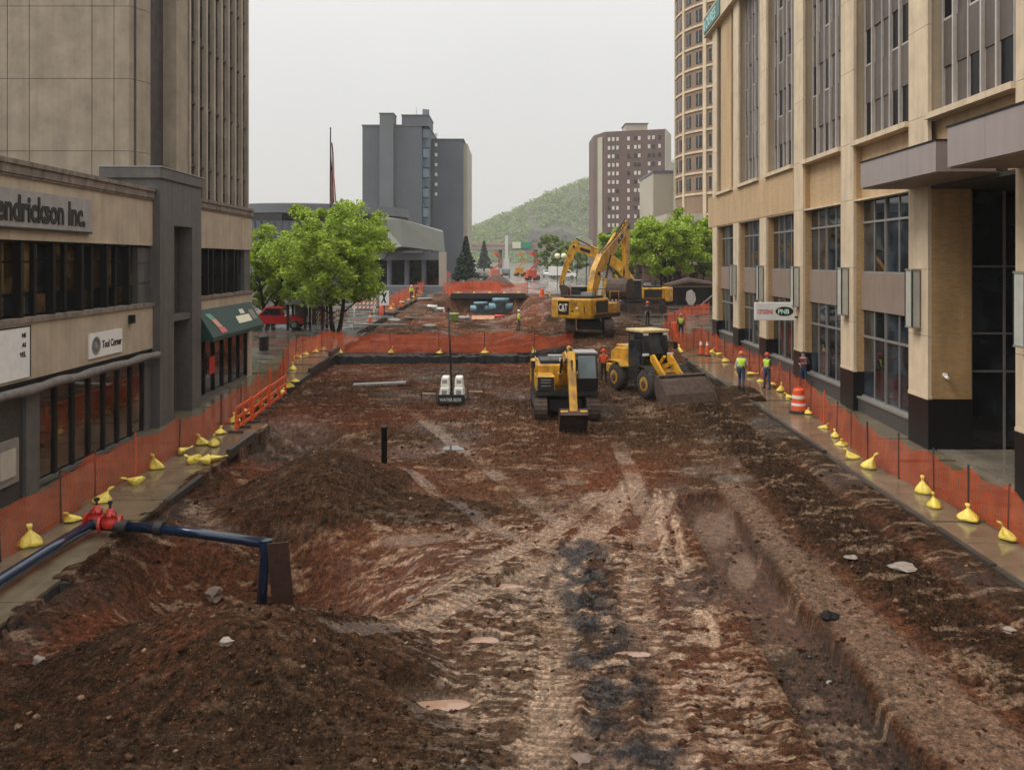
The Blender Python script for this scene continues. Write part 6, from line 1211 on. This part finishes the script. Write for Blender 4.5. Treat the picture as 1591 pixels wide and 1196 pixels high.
# ------------------------------------------------------------------ road vehicles
def pickup(loc, rz, col, label, cab=True, box=0, k=1.0, group='vehicles', boxm=None, cat='truck', name='pickup_truck'):
    e = empty(name, loc, rz, label, cat, group); e.scale = (k, k, k); m = col
    prof = [(-2.75, .45), (-2.75, 1.05), (-.9, 1.08), (-.75, 1.75), (-.55, 1.85), (.55, 1.85), (1.2, 1.18), (2.45, 1.05), (2.65, .8), (2.65, .45)] if not box else [(-.2, .5), (-.2, 1.9), (.0, 2.1), (1.2, 2.1), (1.9, 1.35), (2.6, 1.2), (2.7, .9), (2.7, .5)]
    b = MB().prism(prof, 'y', -.95, .95).obj('body', m, e, bevel=.06)
    if not box:
        bx('cargo_bed', (-2.68, -.8, 1.0), (-.98, .8, 1.09), M_ink, b)
        for s in (-1, 1): MB().prism([(-.72, 1.2), (-.6, 1.72), (.5, 1.72), (.95, 1.2)], 'y', s * .955 - .01, s * .955 + .01).obj('side_window', M_glass, b)
        MB().add([(1.14, -.8, 1.25), (1.14, .8, 1.25), (.62, .8, 1.79), (.62, -.8, 1.79)], [(0, 1, 2, 3)]).obj('windscreen', M_glassb, b); MB().add([(-.915, -.75, 1.2), (-.915, .75, 1.2), (-.76, .75, 1.72), (-.76, -.75, 1.72)], [(0, 1, 2, 3)]).obj('rear_window', M_glass, b)
    else:
        for s in (-1, 1): MB().prism([(.1, 1.4), (.1, 1.9), (1.1, 1.9), (1.55, 1.4)], 'y', s * .955 - .01, s * .955 + .01).obj('side_window', M_glass, b)
        MB().add([(1.86, -.8, 1.42), (1.86, .8, 1.42), (1.26, .8, 2.04), (1.26, -.8, 2.04)], [(0, 1, 2, 3)]).obj('windscreen', M_glassb, b)
        bx('cargo_box', (-4.0, -1.1, .75), (-.25, 1.1, .75 + box), boxm or M_white, e); bx('chassis', (-4.0, -.5, .45), (0, .5, .75), M_steel, e)
    for x in ((-1.75, 1.65) if not box else (-3.0, 1.7)):
        for s in (-1, 1): w = MB().lathe([(.2, -.12), (.38, -.13), (.40, -.06), (.40, .06), (.38, .13), (.2, .12)], 18).obj('wheel', M_rubber, e, True, loc=(x, s * .88, .40), rot=(R(90), 0, 0)); MB().cyl((0, 0, -.135), (0, 0, .135), .21, None, 12).obj('rim', M_alu, w)
    for s in (-1, 1): bx('headlamp', (2.62, s * .72 - .16, .82), (2.68, s * .72 + .16, .98), M_white, b)
    for x in (2.68, -2.8 if not box else -4.05): bx('bumper', (x - .06, -.9, .42), (x + .06, .9, .62), M_alu, e)
    return e
X, Y = gp(436, 514); pickup((X - 1.0, Y + 2, gz(Y)), R(2 + 180), mat('pickup_red', (.48, .02, .02), .25, var=.1, coat=.6), 'red pickup truck parked beyond the litter bin at the corner', group='far vehicles')
pickup((TX(878, 205), 205, 2.4), R(-8), M_white, 'white box truck with a red stripe on the far road left of the excavator arm', box=2.2, group='far vehicles', cat='truck', name='box_truck')
pickup((TX(850, 225), 225, 2.46), R(-90), mat('car_white', (.6, .6, .6), .3, var=.05), 'white pickup on the far road facing the camera', group='far vehicles')
pickup((TX(786, 215), 215, 2.43), R(-90), mat('car_dark', (.03, .03, .035), .3, var=.05), 'dark truck with a pale top on the far road below the white pillar', box=1.6, boxm=mat('grey_box', (.4, .4, .38)), group='far vehicles', name='box_truck')
pickup((TX(740, 190), 190, 2.33), R(170), mat('car_brown', (.05, .035, .035), .3, var=.05), 'dark car parked at the far left end of the road', group='far vehicles', cat='car')
pickup((TX(722, 178), 178, 2.28), R(175), mat('car_black', (.02, .02, .025), .3, var=.05), 'black car parked below the dark conifer', group='far vehicles', cat='car')
pickup((TX(806, 260), 260, 2.6), R(-90), mat('car_grey', (.3, .3, .31), .3, var=.05), 'silver pickup farthest along the far road', group='far vehicles')
def crane_lift(x, Y, label, m):
    e = empty('boom_lift', (TX(x, Y), Y, gz(Y)), R(20), label, 'machine', 'far orange machines'); bx('chassis', (-1.5, -1, .5), (1.5, 1, 1.3), m, e, .05)
    for a in (-1, 1):
        for s in (-1, 1): MB().cyl((a, s * .9 - .15, .5), (a, s * .9 + .15, .5), .5, None, 14).obj('wheel', M_rubber, e)
    bx('turret', (-1.2, -.8, 1.3), (.8, .8, 2.4), m, e, .08); MB().bar((-.8, 0, 2.2), (1.6, 0, 4.2), .3, .4).obj('arm', m, e); MB().bar((1.6, 0, 4.2), (.2, 0, 5.8), .25, .3).obj('arm', m, e); bx('basket', (-.4, -.6, 5.6), (.7, .6, 6.5), m, e)
crane_lift(827, 190, 'red orange boom lift on the far road', mat('lift_red', (.5, .07, .03), .45, var=.2)); crane_lift(770, 200, 'faded orange machine on the far road at the left', mat('lift_orange', (.5, .16, .08), .5, var=.2)); crane_lift(808, 235, 'amber machine on the far road under the overpass sign', mat('lift_amber', (.55, .25, .03), .5, var=.2))
def pillar(x, y0, y1, Y, label, m):
    e = empty('marker_pillar', (TX(x, Y), Y, 0), 0, label, 'pillar'); bx('shaft', (-.45, -.45, gz(Y)), (.45, .45, pz(y0, Y)), m, e); bx('foot', (-.8, -.8, gz(Y)), (.8, .8, pz(y1, Y)), m, e)
pillar(787, 366, 402, 250, 'tall white pillar standing in front of the overpass', M_white)
e_ = empty('round_sign', (TX(911, 120), 120, gz(120)), 0, 'round pale disc sign on a post behind the excavator arm', 'sign'); MB().cyl((0, -.05, pz(380, 120) - gz(120)), (0, .05, pz(380, 120) - gz(120)), .95, None, 24).obj('disc', M_bcream, e_); bx('post', (-.06, .05, 0), (.06, .15, pz(380, 120) - gz(120)), M_steel, e_)
for i, (x, Y) in enumerate(((866, 150), (876, 151))):
    e_ = empty('globe_lamp', (TX(x, Y), Y, gz(Y)), 0, ['street lamp with a pale globe left of the excavator arm, left one of two', 'street lamp with a pale globe left of the excavator arm, right one of two'][i], 'street lamp', 'globe lamps'); zt = pz(398, Y) - gz(Y); bx('post', (-.06, -.06, 0), (.06, .06, zt), M_steel, e_); MB().lathe([(.1, -.5), (.42, -.25), (.52, .05), (.4, .38), (.1, .52)], 14, (0, 0, zt)).obj('globe', mat('pale_globe', (.8, .76, .5), .4, var=.05), e_, True)
def fence_drum(x, Y, label): 
    e = empty('traffic_drum', (TX(x, Y), Y, gz(Y)), 0, label, 'traffic drum', 'far drums'); MB().lathe([(.4, 0), (.3, .08), (.3, .5), (.24, 1.0), (.1, 1.02)], 14).obj('drum_body', M_orange, e); MB().lathe([(.298, .5), (.275, .7)], 14).obj('white_band', M_white, e)
for i, (x, Y) in enumerate(((884, 104), (892, 100), (905, 104), (842, 112), (775, 128), (700, 118), (1048, 64))): fence_drum(x, Y, ['orange drum left of the far excavator arm, first of three', 'orange drum left of the far excavator arm, second of three', 'orange drum behind the excavator roof, third of three', 'orange drum on the pale far road', 'orange drum at the left edge of the far road', 'orange drum by the end of the far left fence', 'orange drum behind the loader by the bent fence'][i])
def ground_heap(x, Y, r, h, label):
    e = tag(MB().lathe([(r, -.2), (r * .8, h * .25), (r * .45, h * .7), (r * .15, h * .97), (.05, h)], 22, jit=lambda a, j: 1 + .12 * math.sin(3 * a + j) + .06 * math.sin(7 * a)).obj('earth_heap', mat('heap_earth', (.10, .062, .045), .9, var=.4, scale=1.5, bump=.6, bscale=3), None, True, loc=(TX(x, Y), Y, gz(Y))), label, 'heap', 'far earth heaps')
ground_heap(770, 150, 3.4, 2.2, 'dark earth heap on the far road beyond the pit'); ground_heap(735, 140, 3.0, 1.8, 'brown earth heap beside the end of the far left fence')

# ------------------------------------------------------------------ people
def person(loc, yaw, label, top, legs, vest=None, helmet=None, pose=None, hair=(.03, .02, .015), h=1.75):
    p = pose or {}; e = empty('person', loc, yaw, label, 'person', 'people on the site'); k = h / 1.75; e.scale = (k, k, k)
    V, E, Rr, tagv = [], [], [], []
    def v(co, r, t, par=None):
        V.append(co); Rr.append(r if isinstance(r, tuple) else (r, r)); tagv.append(t)
        if par is not None: E.append((par, len(V) - 1))
        return len(V) - 1
    ln = p.get('lean', 0)
    pel = v((0, 0, .96), (.155, .12), 'legs'); sp = v((0, -.25 * ln, 1.14), (.145, .115), 'top', pel); ch = v((0, -.5 * ln, 1.36), (.175, .125), 'top', sp); nk = v((0, -.62 * ln, 1.49), .062, 'skin', ch); hd = v((0, -.66 * ln - .01, 1.58), (.075, .09), 'skin', nk); ht = v((0, -.68 * ln, 1.68), (.078, .095), 'skin', hd); v((0, -.68 * ln - .005, 1.735), .05, 'skin', ht)
    v((0, -.68 * ln - .118, 1.60), .014, 'skin', hd)
    for s in (-1, 1): v((s * .098, -.66 * ln + .01, 1.60), .016, 'skin', hd)
    for s in (-1, 1):
        A = p.get('armL' if s > 0 else 'armR', ((.24, .02, 1.14), (.23, -.10, .90))); sh = v((s * .185, -.52 * ln, 1.415), .068, 'top', ch); el = v((s * A[0][0], A[0][1], A[0][2]), .047, 'top', sh); wr = v((s * A[1][0], A[1][1], A[1][2]), .032, 'skin', el)
        d = (Vector(V[wr]) - Vector(V[el])).normalized(); pm = v(tuple(Vector(V[wr]) + d * .075), (.034, .022), 'skin', wr); si = d.cross(Vector((s, 0, .2))).normalized()
        for i, (o, l_) in enumerate(((-.03, .065), (-.010, .08), (.010, .075), (.028, .06))): a = v(tuple(Vector(V[pm]) + d * .04 + si * o), .0095, 'skin', pm); v(tuple(Vector(V[a]) + d * l_ + Vector((-s * .02, 0, -.005))), .008, 'skin', a)
        a = v(tuple(Vector(V[wr]) + d * .045 - si * .035), .0105, 'skin', wr); v(tuple(Vector(V[a]) + d * .045 - si * .02), .009, 'skin', a)
        Lg = p.get('legL' if s > 0 else 'legR', ((.11, 0, .50), (.12, .02, .09))); hp = v((s * .095, 0, .90), .10, 'legs', pel); kn = v((s * Lg[0][0], Lg[0][1], Lg[0][2]), .066, 'legs', hp); an = v((s * Lg[1][0], Lg[1][1], Lg[1][2]), .05, 'boot', kn); v((s * Lg[1][0] * 1.05, Lg[1][1] - .17, max(.035, Lg[1][2] - .05)), (.042, .036), 'boot', an); v((s * Lg[1][0], Lg[1][1] + .05, max(.04, Lg[1][2] - .05)), .04, 'boot', an)
    me = bpy.data.meshes.new('b'); me.from_pydata(V, E, []); o = bpy.data.objects.new('b', me); COL.objects.link(o); md = o.modifiers.new('s', 'SKIN'); me_s = me.skin_vertices[0].data if me.skin_vertices else None
    if me_s is None:
        bm = bmesh.new(); bm.from_mesh(me); bm.verts.layers.skin.verify(); bm.to_mesh(me); bm.free(); me_s = me.skin_vertices[0].data
    for i, r in enumerate(Rr): me_s[i].radius = r; me_s[i].use_root = (i == 0)
    o.modifiers.new('u', 'SUBSURF').levels = 1; bpy.context.view_layer.update(); dg = bpy.context.evaluated_depsgraph_get(); bod = bpy.data.meshes.new_from_object(o.evaluated_get(dg)); bpy.data.objects.remove(o)
    bod.name = 'body'; bod.materials.clear(); names = ['skin', 'top', 'legs', 'boot']
    for m in (M_skin, top, legs, M_ink): bod.materials.append(m)
    VA = np.array(V); n = len(bod.polygons); c = np.empty(n * 3); bod.polygons.foreach_get('center', c); c = c.reshape(-1, 3); best = np.full(n, 1e9); idx = np.zeros(n, int)
    for a, b in E:
        A_, B_ = VA[a], VA[b]; d = B_ - A_; t = np.clip(((c - A_) @ d) / (d @ d), 0, 1); ds = np.linalg.norm(c - A_ - t[:, None] * d, axis=1); m = ds < best; best = np.where(m, ds, best)
        tg = np.where(t > (.5 if (tagv[a], tagv[b]) != ('legs', 'boot') else .82), names.index(tagv[b]), names.index(tagv[a])); idx = np.where(m, tg, idx)
    bod.polygons.foreach_set('material_index', idx.astype(np.int32)); bod.polygons.foreach_set('use_smooth', np.ones(n, bool)); piece('body', bod, e)
    hz = (0, -.68 * ln, 1.66)
    for s in (-1, 1): MB().lathe([(.004, -.012), (.012, 0), (.004, .012)], 6, (s * .032, hz[1] - .088, 1.645)).obj('eye', M_ink, e)
    bx('mouth', (-.024, hz[1] - .096, 1.55), (.024, hz[1] - .085, 1.558), mat('lip', (.3, .1, .08), .5, var=0), e)
    dome = [(.118, .02), (.115, .06), (.095, .105), (.06, .135), (.02, .145)]
    if helmet:
        H = MB().lathe(dome, 18, (hz[0], hz[1], hz[2] + .0)).obj('helmet', helmet, e, True); MB().lathe([(.118, .012), (.152, .010), (.152, .022), (.118, .03)], 18, (hz[0], hz[1] - .02, hz[2])).obj('brim', helmet, H)
    else: MB().lathe([(.098, -.04), (.105, .02), (.09, .07), (.05, .10), (.01, .105)], 16, (hz[0], hz[1] + .015, hz[2])).obj('hair', mat('dark_hair', hair, .7, var=.2), e, True)
    if vest:
        bm = bmesh.new(); bm.from_mesh(bod); bm.faces.ensure_lookup_table()
        keep = [f for f in bm.faces if f.material_index == 1 and abs(f.calc_center_median().x) < .19 and .98 < f.calc_center_median().z < 1.46]; kill = [f for f in bm.faces if f not in set(keep)]
        bmesh.ops.delete(bm, geom=kill, context='FACES'); bm.normal_update()
        for q in bm.verts: q.co += q.normal * .014
        vm = bpy.data.meshes.new('vest'); bm.to_mesh(vm); bm.free(); vm.materials.clear(); vm.materials.append(vest); vm.polygons.foreach_set('material_index', [0] * len(vm.polygons)); vo = piece('vest', vm, e); so = vo.modifiers.new('t', 'SOLIDIFY'); so.thickness = .008
        MB().lathe([(.183, -.02), (.183, .02)], 24, (0, -.3 * ln, 1.16)).obj('reflective_band', mat('reflective_grey', (.55, .55, .5), .4, var=.1), vo).scale = (1.0, .78, 1)
    return e
M_hiv = mat('hi_vis_yellow', (.50, .72, .04), .6, var=.12); M_jean = mat('blue_jeans', (.03, .05, .10), .85, var=.25, scale=8); M_shirt = mat('white_shirt', (.55, .52, .50), .8, var=.1); M_darkc = mat('dark_cloth', (.02, .02, .025), .85, var=.2); M_orj = mat('orange_jacket', (.75, .09, .02), .7, var=.15); M_helr = mat('red_helmet', (.5, .05, .03), .35, var=.05); M_helo = mat('orange_helmet', (.65, .16, .04), .35, var=.05); M_helw = mat('white_helmet', (.7, .7, .66), .35, var=.05); M_mar = mat('maroon_jacket', (.09, .02, .03), .8, var=.2); M_gry = mat('grey_trousers', (.06, .06, .065), .85, var=.2)
step = dict(legL=((.11, -.12, .52), (.12, -.05, .09)), legR=((.11, .06, .49), (.13, .22, .11)))
def P_(x, y, d=0): X, Y = gp(x, y, d); return X, Y
X, Y = P_(1152, 615); person((X, Y, max(dz(X, Y), gz(Y) - .1)), R(150), 'worker in yellow vest, white shirt and jeans standing on the earth', M_shirt, M_jean, M_hiv, M_helo, dict(armR=((.26, -.08, 1.16), (.2, -.26, 1.08)), **step))
X, Y = P_(1192, 605); person((X, Y, gz(Y)), R(-60), 'worker in a yellow vest and red helmet standing at the right fence', M_darkc, M_jean, M_hiv, M_helr, dict(armL=((.27, -.04, 1.16), (.16, -.22, 1.12)), legL=((.13, 0, .5), (.16, .02, .09)), legR=((.13, -.03, .5), (.16, -.02, .09))))
person((14.35, 41.2, gz(41)), R(-40), 'bystander in a maroon jacket and jeans behind the right fence by a pilaster', M_mar, M_jean, None, None, dict(armL=((.26, .04, 1.16), (.12, -.2, 1.2)), armR=((.26, .04, 1.16), (.12, -.2, 1.15))))
X, Y = P_(938, 588, -.3); person((X, Y, dz(X, Y)), R(170), 'worker in orange jacket and dark trousers between the small excavator and loader', M_orj, M_darkc, None, M_orj, dict(armL=((.25, -.05, 1.15), (.2, -.2, 1.0)), armR=((.25, -.05, 1.15), (.2, -.2, 1.0))))
X, Y = TX(1058, 62), 62.; person((X, Y, gz(Y) + .05), R(180), 'worker in a yellow vest over black, back turned, by the bent fence behind the loader', M_darkc, M_darkc, M_hiv, M_helo, step)
X, Y = TX(806, 71), 71.; person((X, Y, dz(X, Y)), R(100), 'worker in a bright yellow jacket walking below the far heap', M_hiv, M_gry, None, M_helw, step)
X, Y = TX(853, 93), 93.; person((X, Y, dz(X, Y)), R(60), 'worker in a yellow vest standing left of the raised excavator behind the heap', M_darkc, M_darkc, M_hiv, M_helo)
X, Y = TX(1006, 63), 63.; person((X, Y, dz(X, Y)), R(20), 'worker with an orange helmet standing behind the loader cab', M_gry, M_darkc, None, M_helo)
X, Y = TX(639, 104), 104.; person((X, Y, gz(Y)), R(30), 'person in a yellow jacket behind the far left fence', M_hiv, M_darkc, None, M_helw)
X, Y = TX(647, 108), 108.; person((X, Y, gz(Y)), R(-20), 'person in dark red clothes behind the far left fence', M_mar, M_darkc, None, None)

# ------------------------------------------------------------------ wet air
hz = MB().box((-700, -40, -16), (700, 1900, 210)).obj('haze', None); hz['kind'] = 'stuff'; hz['label'] = 'thin pale rainy haze filling the street'; hz['category'] = 'haze'
hm = bpy.data.materials.new('haze'); hm.use_nodes = True; t = hm.node_tree; t.nodes.clear(); o_ = t.nodes.new('ShaderNodeOutputMaterial'); pv = t.nodes.new('ShaderNodeVolumePrincipled')
pv.inputs['Color'].default_value = (.93, .93, .92, 1); pv.inputs['Density'].default_value = .00027; pv.inputs['Anisotropy'].default_value = .0; t.links.new(pv.outputs[0], o_.inputs['Volume']); hz.data.materials.append(hm)
